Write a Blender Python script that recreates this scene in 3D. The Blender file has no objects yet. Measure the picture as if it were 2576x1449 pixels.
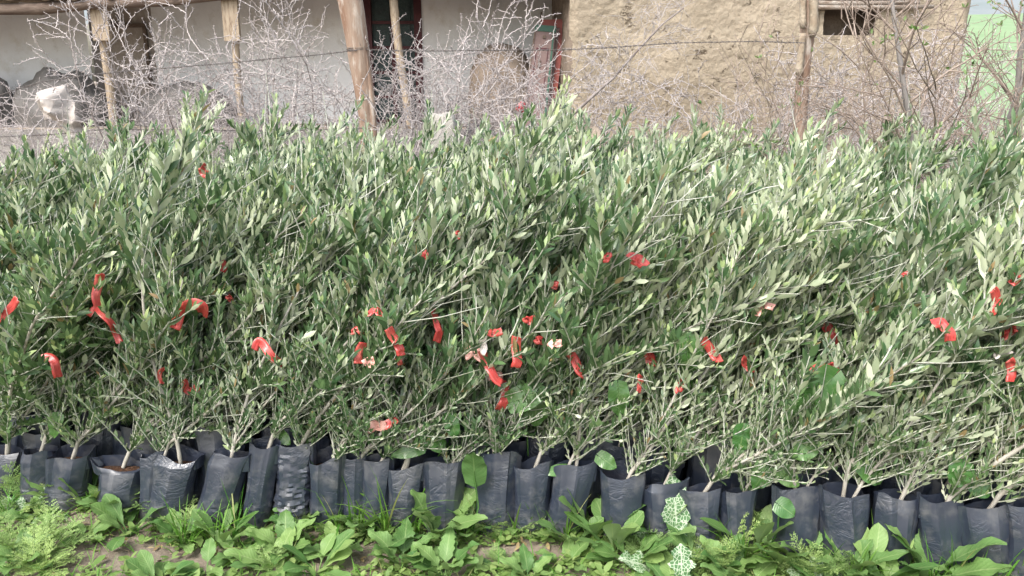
import bpy, math, random
import numpy as np
from mathutils import Vector, noise as mnoise
R = math.radians
rng = np.random.default_rng(7)
random.seed(7)
scene = bpy.context.scene
C = scene.collection
# ------------------------------------------------------------------ camera
CAM_Z, PITCH, F = 1.6, R(15.0), 804.0
cd = bpy.data.cameras.new("camera"); cam = bpy.data.objects.new("camera", cd); C.objects.link(cam)
cam.location = (0, 0, CAM_Z); cam.rotation_euler = (R(90) - PITCH, 0, 0)
cd.sensor_width = 36; cd.lens = 36 * F / 1024; cd.clip_start = .05; cd.clip_end = 500
scene.camera = cam
# ------------------------------------------------------------------ light
SUN_EL, SUN_AZ = R(52), R(215)     # azimuth measured from +Y clockwise
w = bpy.data.worlds.new("World"); scene.world = w; w.use_nodes = True
nt = w.node_tree; bg = nt.nodes["Background"]
sky = nt.nodes.new("ShaderNodeTexSky"); sky.sky_type = 'NISHITA'; sky.sun_disc = False
sky.sun_elevation = SUN_EL; sky.sun_rotation = SUN_AZ; sky.air_density = 1.6; sky.dust_density = 4.0; sky.ozone_density = .8
hs = nt.nodes.new("ShaderNodeHueSaturation"); hs.inputs['Saturation'].default_value = .6
nt.links.new(sky.outputs[0], hs.inputs['Color']); nt.links.new(hs.outputs[0], bg.inputs[0]); bg.inputs[1].default_value = .15
sd = bpy.data.lights.new("sun", 'SUN'); sd.energy = 1.35; sd.angle = R(20); sd.color = (1, .985, .96)
so = bpy.data.objects.new("sun", sd); C.objects.link(so)
sv = Vector((math.sin(SUN_AZ) * math.cos(SUN_EL), math.cos(SUN_AZ) * math.cos(SUN_EL), math.sin(SUN_EL)))
so.rotation_euler = sv.to_track_quat('Z', 'Y').to_euler(); so.location = sv * 20
scene.view_settings.view_transform = 'Standard'; scene.view_settings.look = 'None'
scene.view_settings.exposure = 1.3; scene.view_settings.gamma = 1
scene.render.engine = 'CYCLES'
cy = scene.cycles; cy.max_bounces = 6; cy.diffuse_bounces = 2; cy.glossy_bounces = 2; cy.transmission_bounces = 3; cy.use_denoising = True

# ------------------------------------------------------------------ helpers
cP, sP = math.cos(PITCH), math.sin(PITCH)
S = 2576 / 1024
def ray(px, py):
    x = (px - 1288) / S; y = (724.5 - py) / S
    return np.array([x, F * cP + y * sP, -F * sP + y * cP])
def atY(px, py, Y):
    d = ray(px, py); return np.array([0, 0, CAM_Z]) + d * (Y / d[1])
def atZ(px, py, z):
    d = ray(px, py); return np.array([0, 0, CAM_Z]) + d * ((z - CAM_Z) / d[2])
def nrm(v):
    v = np.asarray(v, float); return v / (np.linalg.norm(v, axis=-1, keepdims=True) + 1e-12)

class Geo:
    def __init__(s): s.v = []; s.t = []; s.q = []; s.n = 0; s.a = []; s.uv = []; s.mt = []; s.mq = []
    def add(s, v, tris=None, quads=None, tint=0., uv=None, m=0):
        v = np.asarray(v, float).reshape(-1, 3)
        if tris is not None and len(tris):
            t = np.asarray(tris, int).reshape(-1, 3) + s.n; s.t.append(t); s.mt.append(np.full(len(t), m))
        if quads is not None and len(quads):
            q = np.asarray(quads, int).reshape(-1, 4) + s.n; s.q.append(q); s.mq.append(np.full(len(q), m))
        s.v.append(v); s.a.append(np.broadcast_to(np.asarray(tint, float), (len(v),)).copy())
        s.uv.append(np.zeros((len(v), 2)) if uv is None else np.asarray(uv, float).reshape(-1, 2)); s.n += len(v)
    def mesh(s, name, mats, smooth=True):
        me = bpy.data.meshes.new(name)
        v = np.concatenate(s.v); T = np.concatenate(s.t) if s.t else np.zeros((0, 3), int); Q = np.concatenate(s.q) if s.q else np.zeros((0, 4), int)
        me.vertices.add(len(v)); me.vertices.foreach_set('co', v.astype(np.float32).ravel())
        li = np.concatenate([T.ravel(), Q.ravel()]).astype(np.int32)
        me.loops.add(len(li)); me.loops.foreach_set('vertex_index', li)
        st = np.concatenate([np.arange(len(T)) * 3, len(T) * 3 + np.arange(len(Q)) * 4]).astype(np.int32)
        me.polygons.add(len(st)); me.polygons.foreach_set('loop_start', st)
        mi = np.concatenate([*(s.mt or [np.zeros(0)]), *(s.mq or [np.zeros(0)])]).astype(np.int32)
        me.polygons.foreach_set('material_index', mi)
        me.polygons.foreach_set('use_smooth', np.full(len(st), smooth))
        me.update(calc_edges=True)
        at = me.attributes.new('tint', 'FLOAT', 'POINT'); at.data.foreach_set('value', np.concatenate(s.a).astype(np.float32))
        uvl = me.uv_layers.new(name='UVMap'); uvl.data.foreach_set('uv', np.concatenate(s.uv)[li].astype(np.float32).ravel())
        for m in (mats if isinstance(mats, (list, tuple)) else [mats]): me.materials.append(m)
        return me

def tube(G, P, r, sides=5, tint=0., m=0, cap=False):
    P = np.asarray(P, float); n = len(P); r = np.broadcast_to(np.asarray(r, float), (n,))
    T = np.gradient(P, axis=0); T = nrm(T)
    ref = np.array([0.31, 0.17, 0.93]) if abs(T[0][2]) < .85 else np.array([0.9, 0.3, 0.1])
    A = nrm(np.cross(T, ref)); B = np.cross(T, A)
    a = np.linspace(0, 2 * np.pi, sides, endpoint=False)
    V = P[:, None] + r[:, None, None] * (np.cos(a)[None, :, None] * A[:, None] + np.sin(a)[None, :, None] * B[:, None])
    i = np.arange(n - 1)[:, None] * sides; j = np.arange(sides)[None]; k = (j + 1) % sides
    q = np.stack([i + j, i + k, i + k + sides, i + j + sides], -1).reshape(-1, 4)
    L = np.concatenate([[0], np.cumsum(np.linalg.norm(np.diff(P, axis=0), axis=1))])
    uv = np.stack(np.broadcast_arrays(a[None] / 6.283, L[:, None]), -1)
    tr = None
    if cap:
        tr = [(0, c + 1, c) for c in range(1, sides - 1)] + [((n - 1) * sides, (n - 1) * sides + c, (n - 1) * sides + c + 1) for c in range(1, sides - 1)]
    G.add(V, tr, q, tint, uv, m)

def leaves(G, P, d, n, L, W, fold=.25, curl=.15, tint=0., m=0, wide=.5):
    """lanceolate blades: 8 vertices each; n = upper side"""
    P = np.asarray(P, float); N = len(P)
    if N == 0: return
    d = nrm(d); n = nrm(n - (n * d).sum(-1, keepdims=True) * d); s = np.cross(d, n)
    L = np.broadcast_to(L, (N,))[:, None]; W = np.broadcast_to(W, (N,))[:, None]
    fo = np.broadcast_to(fold, (N,))[:, None]; cu = np.broadcast_to(curl, (N,))[:, None]
    t1, t2 = wide - .17, wide + .2
    def pt(t, x): return P + d * L * t + s * W * x + n * (abs(x) * W * fo - cu * L * t * t)
    V = np.stack([pt(0, 0), pt(t1, 0), pt(t2, 0), pt(1, 0), pt(t1, -.5), pt(t2, -.44), pt(t1, .5), pt(t2, .44)], 1)
    b = np.arange(N)[:, None] * 8
    tr = np.concatenate([b + np.array([[0, 6, 1]]), b + np.array([[0, 1, 4]]), b + np.array([[7, 3, 2]]), b + np.array([[2, 3, 5]])])
    qd = np.concatenate([b + np.array([[6, 7, 2, 1]]), b + np.array([[1, 2, 5, 4]])])
    G.add(V, tr, qd, np.repeat(np.broadcast_to(tint, (N,)), 8), None, m)

def big_leaf(G, P0, d, L, W, prof, bend=.6, fold=.15, wave=.1, tooth=0., nt_=0, pet=.25, nu=16, tint=0., m=0, roll=0.):
    d = nrm(d); up = np.array([0, 0, 1.]); s = np.cross(d, up)
    s = nrm(s) if np.linalg.norm(s) > .05 else np.array([1., 0, 0])
    n0 = np.cross(s, d); s = s * math.cos(roll) + n0 * math.sin(roll)
    c = np.array(P0, float); pts = []; fr = []
    for i in range(nu + 1):
        a = -bend * i / nu; dd = d * math.cos(a) + np.cross(s, d) * math.sin(a)
        pts.append(c.copy()); fr.append((dd, np.cross(s, dd))); c = c + dd * (L / nu)
    pts = np.array(pts); t = np.linspace(0, 1, nu + 1)
    tt = np.clip((t - pet) / (1 - pet), 0, 1); wd = W * .5 * prof(tt) + .0018
    if tooth: wd = wd * (1 + tooth * (((np.arange(nu + 1) + rng.integers(0, 2)) % 2) * 2 - 1) * rng.uniform(.5, 1.2, nu + 1) * (tt > 0))
    vs = np.array([-1, -.5, 0, .5, 1.]); ph = rng.uniform(0, 6.28, 2); nw = rng.uniform(1.5, 3.5)
    V = np.zeros((nu + 1, 5, 3)); UV = np.zeros((nu + 1, 5, 2))
    for i in range(nu + 1):
        for j, v in enumerate(vs):
            wv = wave * W * abs(v) ** 2 * math.sin(t[i] * nw * 6.28 + ph[int(v > 0)]) * (tt[i] > 0)
            V[i, j] = pts[i] + s * wd[i] * v * .96 + fr[i][1] * (fold * abs(v) * wd[i] + wv); UV[i, j] = (v * .5 + .5, tt[i])
    i = np.arange(nu)[:, None] * 5; j = np.arange(4)[None]
    q = np.stack([i + j, i + j + 1, i + j + 6, i + j + 5], -1).reshape(-1, 4)
    G.add(V, None, q, tint, UV, m)
    tube(G, pts[:max(3, int(nu * (pet + .35)))] - np.array([0, 0, .0015]), np.linspace(.0028, .001, max(3, int(nu * (pet + .35)))), 4, tint, m)

P_OV = lambda t: np.sin(np.pi * np.clip(t, 0, 1) ** .8) ** .8
P_SPOON = lambda t: np.sin(np.pi * np.clip(t, 0, 1) ** 1.7) ** .75 + .05 * (t > 0)
P_HEART = lambda t: np.where(t > 0, np.where(t < .28, .74 + .26 * np.sin(np.clip(t, 0, 1) / .28 * 1.57), np.clip(1 - ((t - .28) / .72) ** 2.0, 0, 1) ** .92), 0)
P_STRAP = lambda t: np.sin(np.pi * np.clip(t * .93 + .05, 0, 1) ** .6) ** .6 * (t > 0)

def link(name, data, parent=None, loc=None, rot=None, sc=None):
    o = bpy.data.objects.new(name, data); C.objects.link(o)
    if parent is not None: o.parent = parent
    if loc is not None: o.location = tuple(loc)
    if rot is not None: o.rotation_euler = rot
    if sc is not None: o.scale = (sc,) * 3 if isinstance(sc, (int, float)) else sc
    return o
def tag(o, label=None, cat=None, group=None, kind=None):
    if label: o['label'] = label
    if cat: o['category'] = cat
    if group: o['group'] = group
    if kind: o['kind'] = kind
    return o
def thing(name, label, cat, loc, rot=None, group=None, sc=None): return tag(link(name, None, None, loc, rot, sc), label, cat, group)
def dup(root, loc, rot, sc=None, label=None, group=None):
    r = root.copy(); C.objects.link(r); r.location = tuple(loc); r.rotation_euler = rot
    if sc is not None: r.scale = (sc,) * 3 if isinstance(sc, (int, float)) else sc
    if label: r['label'] = label
    if group: r['group'] = group
    for ch in list(root.children):
        c = ch.copy(); C.objects.link(c); c.parent = r
        for g in list(ch.children):
            e = g.copy(); C.objects.link(e); e.parent = c
    return r

# ------------------------------------------------------------------ materials
def new_mat(name):
    m = bpy.data.materials.new(name); m.use_nodes = True; nt = m.node_tree
    return m, nt, nt.nodes["Principled BSDF"], nt.nodes["Material Output"]
def N(nt, typ, **kw):
    n = nt.nodes.new(typ)
    for k, v in kw.items():
        if k.startswith('i_'):
            key = k[2:]; key = int(key) if key.isdigit() else key.replace('_', ' ')
            n.inputs[key].default_value = v
        else: setattr(n, k, v)
    return n
def mixc(nt, fac, a, b, blend='MIX'):
    n = N(nt, 'ShaderNodeMix', data_type='RGBA', blend_type=blend)
    for idx, v in ((0, fac), (6, a), (7, b)):
        if isinstance(v, (int, float)): n.inputs[idx].default_value = v
        elif isinstance(v, tuple): n.inputs[idx].default_value = (*v, 1) if len(v) == 3 else v
        else: nt.links.new(v, n.inputs[idx])
    return n.outputs[2]
def mth(nt, op, a, b=None, clamp=False):
    n = N(nt, 'ShaderNodeMath', operation=op, use_clamp=clamp)
    for i, v in enumerate((a, b)):
        if v is None: continue
        if isinstance(v, (int, float)): n.inputs[i].default_value = v
        else: nt.links.new(v, n.inputs[i])
    return n.outputs[0]
def maprange(nt, v, a, b, c=0., d=1.):
    n = N(nt, 'ShaderNodeMapRange'); nt.links.new(v, n.inputs[0])
    for i, x in enumerate((a, b, c, d)): n.inputs[i + 1].default_value = x
    return n.outputs[0]
def coords(nt, scale=(1, 1, 1), kind='Object'):
    tc = N(nt, 'ShaderNodeTexCoord'); mp = N(nt, 'ShaderNodeMapping'); mp.inputs['Scale'].default_value = scale
    nt.links.new(tc.outputs[kind], mp.inputs[0]); return mp.outputs[0]
def noise_tex(nt, vec, scale, detail=4, rough=.55, dist=0):
    n = N(nt, 'ShaderNodeTexNoise', i_Scale=scale, i_Detail=detail, i_Roughness=rough, i_Distortion=dist); nt.links.new(vec, n.inputs['Vector']); return n.outputs[0]
def bump(nt, h, bs, strength=.4, dist=.01):
    b = N(nt, 'ShaderNodeBump', i_Strength=strength, i_Distance=dist); nt.links.new(h, b.inputs['Height']); nt.links.new(b.outputs[0], bs.inputs['Normal'])
def noise_mat(name, c1, c2, scale=8, rough=.85, vs=(1, 1, 1), bs=.4, bd=.01, bscale=None, c3=None, spec=.3):
    m, nt, b, o = new_mat(name); v = coords(nt, vs)
    n1 = noise_tex(nt, v, scale, 6, .6); col = mixc(nt, maprange(nt, n1, .35, .65), c1, c2)
    if c3: col = mixc(nt, maprange(nt, noise_tex(nt, v, scale * 3.7, 5, .65), .52, .7), col, c3)
    nt.links.new(col, b.inputs['Base Color']); b.inputs['Roughness'].default_value = rough; b.inputs['Specular IOR Level'].default_value = spec
    bump(nt, noise_tex(nt, v, bscale or scale * 4, 8, .65), b, bs, bd); return m

def leaf_mat(name, top1, top2, und1, und2, young=None, rough=.42, trans=.18, spec=.5, veins=False):
    m, nt, b, o = new_mat(name)
    at = N(nt, 'ShaderNodeAttribute', attribute_name='tint'); ge = N(nt, 'ShaderNodeNewGeometry'); oi = N(nt, 'ShaderNodeObjectInfo')
    fr = mth(nt, 'FRACT', at.outputs['Fac'])
    top = mixc(nt, fr, top1, top2); und = mixc(nt, fr, und1, und2)
    col = mixc(nt, ge.outputs['Backfacing'], top, und)
    if young: col = mixc(nt, mth(nt, 'MULTIPLY', mth(nt, 'GREATER_THAN', at.outputs['Fac'], 1.0), .75), col, young); col = mixc(nt, mth(nt, 'GREATER_THAN', at.outputs['Fac'], 2.0), col, (.34, .25, .12))
    hv = N(nt, 'ShaderNodeHueSaturation'); nt.links.new(col, hv.inputs['Color'])
    nt.links.new(maprange(nt, oi.outputs['Random'], 0, 1, .482, .512), hv.inputs['Hue'])
    nt.links.new(maprange(nt, oi.outputs['Random'], 0, 1, 1.15, .85), hv.inputs['Value']); col = hv.outputs[0]
    if veins:
        tc = N(nt, 'ShaderNodeTexCoord'); sp = N(nt, 'ShaderNodeSeparateXYZ'); nt.links.new(tc.outputs['UV'], sp.inputs[0])
        ax = mth(nt, 'ABSOLUTE', mth(nt, 'SUBTRACT', sp.outputs[0], .5))
        mid = mth(nt, 'LESS_THAN', ax, .028)
        sv_ = mth(nt, 'SINE', mth(nt, 'MULTIPLY', mth(nt, 'SUBTRACT', sp.outputs[1], mth(nt, 'MULTIPLY', ax, .5)), 62))
        if veins == 'thistle':
            vo = N(nt, 'ShaderNodeTexVoronoi', feature='DISTANCE_TO_EDGE', i_Scale=105.)
            nt.links.new(coords(nt, (1, 1, 1)), vo.inputs['Vector'])
            vm = mth(nt, 'MAXIMUM', mth(nt, 'LESS_THAN', vo.outputs[0], .075), mid)
            col = mixc(nt, mth(nt, 'MULTIPLY', vm, .9), col, (.42, .49, .36))
        else:
            vm = mth(nt, 'MAXIMUM', mid, mth(nt, 'MULTIPLY', maprange(nt, sv_, .86, 1), .4))
            col = mixc(nt, mth(nt, 'MULTIPLY', vm, .22 if veins == 'soft' else .4), col, (.36, .46, .2))
            h = mth(nt, 'ADD', noise_tex(nt, coords(nt), 60, 3), mth(nt, 'MULTIPLY', sv_, .15)); bump(nt, h, b, .15 if veins == 'soft' else .35, .004)
        sp_n = noise_tex(nt, coords(nt), 34, 5, .7); col = mixc(nt, mth(nt, 'MULTIPLY', maprange(nt, sp_n, .55, .75), .35), col, (.22, .26, .13))
    nt.links.new(col, b.inputs['Base Color']); b.inputs['Roughness'].default_value = rough; b.inputs['Specular IOR Level'].default_value = spec
    tr = N(nt, 'ShaderNodeBsdfTranslucent'); nt.links.new(mixc(nt, 1., col, (1.1, 1.25, .6), 'MULTIPLY'), tr.inputs[0])
    mx = N(nt, 'ShaderNodeMixShader', i_0=trans); nt.links.new(b.outputs[0], mx.inputs[1]); nt.links.new(tr.outputs[0], mx.inputs[2]); nt.links.new(mx.outputs[0], o.inputs[0])
    return m

M_OLIVE = leaf_mat('olive_leaf', (.034, .082, .030), (.12, .20, .08), (.29, .355, .22), (.58, .635, .47), (.36, .46, .20), .33, .09, .65)
M_WEED = leaf_mat('weed_leaf', (.07, .16, .04), (.19, .31, .10), (.14, .23, .09), (.25, .35, .16), None, .5, .22, .35, True)
M_ARUM = leaf_mat('arum_leaf', (.04, .125, .028), (.085, .195, .05), (.07, .16, .05), (.11, .22, .075), None, .25, .15, .6, 'soft')
M_THIST = leaf_mat('thistle_leaf', (.07, .16, .06), (.11, .20, .08), (.2, .28, .17), (.23, .32, .2), None, .45, .12, .4, 'thistle')
M_FERN = leaf_mat('feathery_leaf', (.24, .37, .10), (.38, .50, .21), (.29, .41, .15), (.40, .52, .23), None, .55, .25, .3)
M_GRASS = leaf_mat('grass_blade', (.07, .20, .02), (.15, .31, .05), (.08, .2, .03), (.15, .3, .06), (.45, .42, .2), .5, .25, .3)
M_STEM = noise_mat('olive_bark', (.50, .475, .43), (.27, .245, .20), 30, .8, (1, 1, .4), .5, .004, 90)
M_TWIG = noise_mat('olive_twig', (.60, .60, .54), (.40, .42, .33), 20, .7)
M_SOIL = noise_mat('potting_soil', (.09, .04, .02), (.04, .022, .014), 60, .95, c3=(.16, .10, .06), bs=1, bd=.01)
M_THORN = noise_mat('thorn_twig', (.54, .49, .48), (.34, .30, .29), 5, .8)
M_THORN2 = noise_mat('old_thorn_wood', (.16, .13, .12), (.30, .27, .26), 14, .85)
M_BARE = noise_mat('bare_branch', (.36, .29, .245), (.22, .17, .14), 9, .7)
M_BARE2 = noise_mat('bare_trunk', (.30, .275, .26), (.19, .175, .165), 16, .8, (1, 1, .3))
M_WOOD = noise_mat('weathered_wood', (.40, .33, .25), (.28, .22, .16), 7, .8, (3, 3, .35), .6, .01, 22, (.12, .075, .05))
M_TRUNKW = noise_mat('fence_post_wood', (.34, .265, .21), (.21, .125, .085), 3.2, .8, (2.2, 2.2, .45), .7, .012, 18, (.46, .41, .36))
M_DARKW = noise_mat('old_beam_wood', (.085, .06, .048), (.17, .13, .105), 5, .9, (.8, 3, 3), .6, .02, 20)
M_BARK = noise_mat('flaking_bark', (.42, .36, .28), (.28, .22, .16), 14, .85, bs=1, bd=.01)
M_WHITE = noise_mat('limewashed_plaster', (.76, .76, .77), (.66, .66, .68), 1.1, .9, bs=.35, bd=.02, bscale=9, c3=(.58, .56, .54))
M_WIRE = noise_mat('rusty_wire', (.16, .15, .15), (.09, .07, .06), 40, .6)
M_TARP = noise_mat('grey_tarp', (.17, .16, .155), (.11, .105, .10), 5, .8, bs=.8, bd=.03, bscale=8)
M_CLAYO = noise_mat('oven_clay', (.24, .19, .15), (.15, .12, .095), 4, .95, bs=.9, bd=.03, bscale=12)
M_RED = noise_mat('red_oxide_paint', (.24, .065, .05), (.16, .045, .04), 5, .6)
M_BROWNP = noise_mat('brown_paint', (.19, .13, .12), (.14, .095, .09), 5, .6)
M_GREENP = noise_mat('green_paint', (.04, .10, .07), (.035, .08, .06), 8, .55)
M_DRED = noise_mat('dark_red_frame', (.075, .018, .024), (.05, .012, .016), 5, .5)
M_TEAL = noise_mat('teal_door_paint', (.018, .03, .034), (.03, .055, .055), 14, .5, c3=(.07, .08, .08))
M_STONE = noise_mat('pale_stone', (.38, .36, .33), (.30, .28, .25), 6, .9, bs=.7, bd=.02)
M_PINK = noise_mat('pinkish_rubble', (.36, .30, .245), (.27, .22, .175), 6, .95, bs=.9, bd=.03)
M_SACK = noise_mat('woven_sack', (.47, .43, .40), (.36, .32, .29), 9, .8, bs=.6, bd=.008, bscale=40)
M_FIELD = noise_mat('far_grass', (.17, .25, .13), (.21, .29, .16), .6, .95)
M_PLAT = noise_mat('grey_mud_render', (.27, .255, .24), (.19, .175, .165), 2.5, .95, bs=.8, bd=.03)
M_PINK2 = noise_mat('oven_lip', (.2, .165, .135), (.14, .115, .09), 4, .95)
M_BLUE = noise_mat('blue_plastic', (.07, .10, .26), (.12, .16, .36), 12, .5)
M_BLACKP = noise_mat('dark_cloth', (.02, .02, .025), (.05, .05, .06), 12, .8)

def mud_mat():
    m, nt, b, o = new_mat('mud_straw_plaster'); v = coords(nt)
    big = noise_tex(nt, v, 1.3, 4); fine = noise_tex(nt, v, 22, 8, .7)
    col = mixc(nt, maprange(nt, big, .35, .65), (.355, .30, .23), (.29, .245, .185))
    col = mixc(nt, mth(nt, 'MULTIPLY', maprange(nt, fine, .5, .72), .5), col, (.42, .37, .29))
    v2 = coords(nt, (1, 1, 1.9)); nd = N(nt, 'ShaderNodeTexNoise', i_Scale=2.2, i_Detail=6.); nt.links.new(v2, nd.inputs['Vector'])
    vv = N(nt, 'ShaderNodeVectorMath', operation='ADD'); nt.links.new(v2, vv.inputs[0]); nt.links.new(nd.outputs[1], vv.inputs[1])
    rn = noise_tex(nt, vv.outputs[0], 1.6, 5, .6); rdg = mth(nt, 'ABSOLUTE', mth(nt, 'SUBTRACT', rn, .5))
    brk = maprange(nt, noise_tex(nt, v, 4.7, 4), .54, .6)
    crack = mth(nt, 'MULTIPLY', maprange(nt, rdg, .014, .0), brk)
    col = mixc(nt, mth(nt, 'MULTIPLY', crack, .75), col, (.14, .10, .065))
    sz = N(nt, 'ShaderNodeSeparateXYZ'); nt.links.new(coords(nt), sz.inputs[0])
    st = mth(nt, 'MULTIPLY', maprange(nt, sz.outputs[2], 2.1, .7), maprange(nt, noise_tex(nt, v, 1.1, 5, .6), .38, .62)); col = mixc(nt, mth(nt, 'MULTIPLY', st, .55), col, (.22, .18, .135))
    nt.links.new(col, b.inputs['Base Color']); b.inputs['Roughness'].default_value = .95; b.inputs['Specular IOR Level'].default_value = .15
    h = mth(nt, 'SUBTRACT', mth(nt, 'ADD', mth(nt, 'MULTIPLY', noise_tex(nt, v, 9, 8, .7), 1.), mth(nt, 'MULTIPLY', fine, .3)), mth(nt, 'MULTIPLY', crack, .8))
    bump(nt, h, b, 1., .045); return m
M_MUD = mud_mat()
def soil_mat():
    m, nt, b, o = new_mat('bare_earth'); v = coords(nt)
    n1 = noise_tex(nt, v, 2.2, 5); n2 = noise_tex(nt, v, 38, 8, .7)
    col = mixc(nt, maprange(nt, n1, .35, .65), (.235, .195, .155), (.165, .135, .105))
    col = mixc(nt, maprange(nt, n2, .5, .75), col, (.32, .275, .225))
    vo = N(nt, 'ShaderNodeTexVoronoi', feature='DISTANCE_TO_EDGE', i_Scale=9.); nt.links.new(v, vo.inputs['Vector'])
    cr = mth(nt, 'MULTIPLY', maprange(nt, vo.outputs[0], .02, 0), maprange(nt, n1, .5, .6))
    col = mixc(nt, mth(nt, 'MULTIPLY', cr, .5), col, (.07, .05, .035))
    nt.links.new(col, b.inputs['Base Color']); b.inputs['Roughness'].default_value = .95; b.inputs['Specular IOR Level'].default_value = .2
    bump(nt, n2, b, .8, .012); return m
M_EARTH = soil_mat()
def bag_mat():
    m, nt, b, o = new_mat('black_polythene'); v = coords(nt); oi = N(nt, 'ShaderNodeObjectInfo')
    va = N(nt, 'ShaderNodeVectorMath', operation='ADD'); nt.links.new(v, va.inputs[0])
    cm = N(nt, 'ShaderNodeCombineXYZ'); nt.links.new(mth(nt, 'MULTIPLY', oi.outputs['Random'], 40), cm.inputs[0]); nt.links.new(cm.outputs[0], va.inputs[1]); v = va.outputs[0]
    dust = mth(nt, 'MULTIPLY', maprange(nt, noise_tex(nt, v, 14, 6, .65), .5, .78), .5)
    sp = noise_tex(nt, v, 120, 4, .7); dust = mth(nt, 'MAXIMUM', dust, mth(nt, 'MULTIPLY', maprange(nt, sp, .64, .72), .35))
    sz = N(nt, 'ShaderNodeSeparateXYZ'); nt.links.new(coords(nt), sz.inputs[0])
    spl = mth(nt, 'MULTIPLY', mth(nt, 'MULTIPLY', maprange(nt, sz.outputs[2], .13, .0), maprange(nt, noise_tex(nt, v, 28, 5, .7), .42, .6)), .75); dust = mth(nt, 'MAXIMUM', dust, spl)
    col = mixc(nt, dust, (.024, .031, .050), (.15, .145, .14))
    nt.links.new(col, b.inputs['Base Color']); nt.links.new(maprange(nt, dust, 0, .5, .33, .65), b.inputs['Roughness'])
    b.inputs['Specular IOR Level'].default_value = .95
    ms = N(nt, 'ShaderNodeMapping'); ms.inputs['Scale'].default_value = (1.3, 1.3, 1.9); nt.links.new(v, ms.inputs[0])
    rg = mth(nt, 'ABSOLUTE', mth(nt, 'SUBTRACT', noise_tex(nt, ms.outputs[0], 10, 3, .55, 1.6), .5)); low = maprange(nt, noise_tex(nt, v, 6, 2), .4, .65)
    h = mth(nt, 'ADD', mth(nt, 'MULTIPLY', mth(nt, 'MULTIPLY', mth(nt, 'MINIMUM', rg, .09), low), 9.), mth(nt, 'MULTIPLY', noise_tex(nt, v, 45, 4), .25)); bump(nt, h, b, .27, .006)
    return m
M_BAG = bag_mat()
def label_mat(name, base, ink, pale):
    m, nt, b, o = new_mat(name); tc = N(nt, 'ShaderNodeTexCoord'); sp = N(nt, 'ShaderNodeSeparateXYZ'); nt.links.new(tc.outputs['UV'], sp.inputs[0])
    mp = N(nt, 'ShaderNodeMapping'); mp.inputs['Scale'].default_value = (14, 220, 1); nt.links.new(tc.outputs['UV'], mp.inputs[0])
    nn = noise_tex(nt, mp.outputs[0], 1, 2)
    row = mth(nt, 'GREATER_THAN', mth(nt, 'SINE', mth(nt, 'MULTIPLY', sp.outputs[0], 25)), .45)
    word = mth(nt, 'GREATER_THAN', nn, .5); zone = mth(nt, 'GREATER_THAN', mth(nt, 'SINE', mth(nt, 'MULTIPLY', sp.outputs[1], 45)), -.2)
    ins = mth(nt, 'LESS_THAN', mth(nt, 'ABSOLUTE', mth(nt, 'SUBTRACT', sp.outputs[0], .5)), .4)
    tx = mth(nt, 'MULTIPLY', mth(nt, 'MULTIPLY', mth(nt, 'MULTIPLY', row, word), zone), mth(nt, 'MULTIPLY', ins, .6))
    col = mixc(nt, mth(nt, 'MULTIPLY', maprange(nt, noise_tex(nt, coords(nt), 25, 3), .5, .8), .4), base, pale)
    nt.links.new(mixc(nt, tx, col, ink), b.inputs['Base Color']); b.inputs['Roughness'].default_value = .35; b.inputs['Specular IOR Level'].default_value = .6
    return m
M_TAG = label_mat('red_label_plastic', (.50, .062, .055), (.12, .01, .01), (.70, .30, .24))
M_TAGP = label_mat('faded_label_plastic', (.80, .42, .36), (.3, .05, .05), (.85, .62, .56))
M_TAGW = label_mat('white_label_plastic', (.80, .72, .68), (.05, .05, .05), (.85, .82, .78))

# ------------------------------------------------------------------ ground, field, hill
def grid_mesh(x0, x1, y0, y1, nx, ny, fz):
    G = Geo(); X, Y = np.meshgrid(np.linspace(x0, x1, nx + 1), np.linspace(y0, y1, ny + 1)); Z = np.vectorize(fz)(X, Y)
    i = np.arange(ny)[:, None] * (nx + 1); j = np.arange(nx)[None]
    G.add(np.stack([X, Y, Z], -1), None, np.stack([i + j, i + j + 1, i + j + nx + 2, i + j + nx + 1], -1).reshape(-1, 4)); return G
def gz(x, y):
    if y > 6 or y < .5 or abs(x) > 4.5: return 0.0
    return .012 * mnoise.noise((x * 2.2, y * 2.2, 0)) + .008 * mnoise.noise((x * 11, y * 11, 3)) + .004 * mnoise.noise((x * 35, y * 35, 5))
xs = np.unique(np.concatenate([[-120, -60, -25, -12, -7], np.linspace(-4.5, 4.5, 361), [7, 12, 25, 60, 120]]))
ys = np.unique(np.concatenate([[-20, -5, 0], np.linspace(.5, 3.4, 117), np.linspace(3.5, 6.5, 20), [10, 20, 40, 160]]))
G = Geo(); X, Y = np.meshgrid(xs, ys); Z = np.vectorize(gz)(X, Y); nx = len(xs) - 1; ny = len(ys) - 1
i = np.arange(ny)[:, None] * (nx + 1); j = np.arange(nx)[None]
G.add(np.stack([X, Y, Z], -1), None, np.stack([i + j, i + j + 1, i + j + nx + 2, i + j + nx + 1], -1).reshape(-1, 4))
tag(link('ground', G.mesh('ground', M_EARTH)), kind='structure')
G = grid_mesh(7.2, 60, 14, 70, 30, 30, lambda x, y: .05 + max(0, y - 16) * .115 + .3 * mnoise.noise((x * .1, y * .1, 0)) * max(0, min(1, (y - 16) / 10)))
tag(link('field', G.mesh('field', M_FIELD)), kind='structure')
M_HILL = noise_mat('far_hill', (.20, .22, .23), (.16, .19, .19), .3, 1)
G = grid_mesh(-60, 110, 70, 140, 30, 12, lambda x, y: 6 + (y - 70) * .22 + 2.5 * mnoise.noise((x * .04, y * .04, 2)))
tag(link('hills', G.mesh('hills', M_HILL)), kind='structure')

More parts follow.
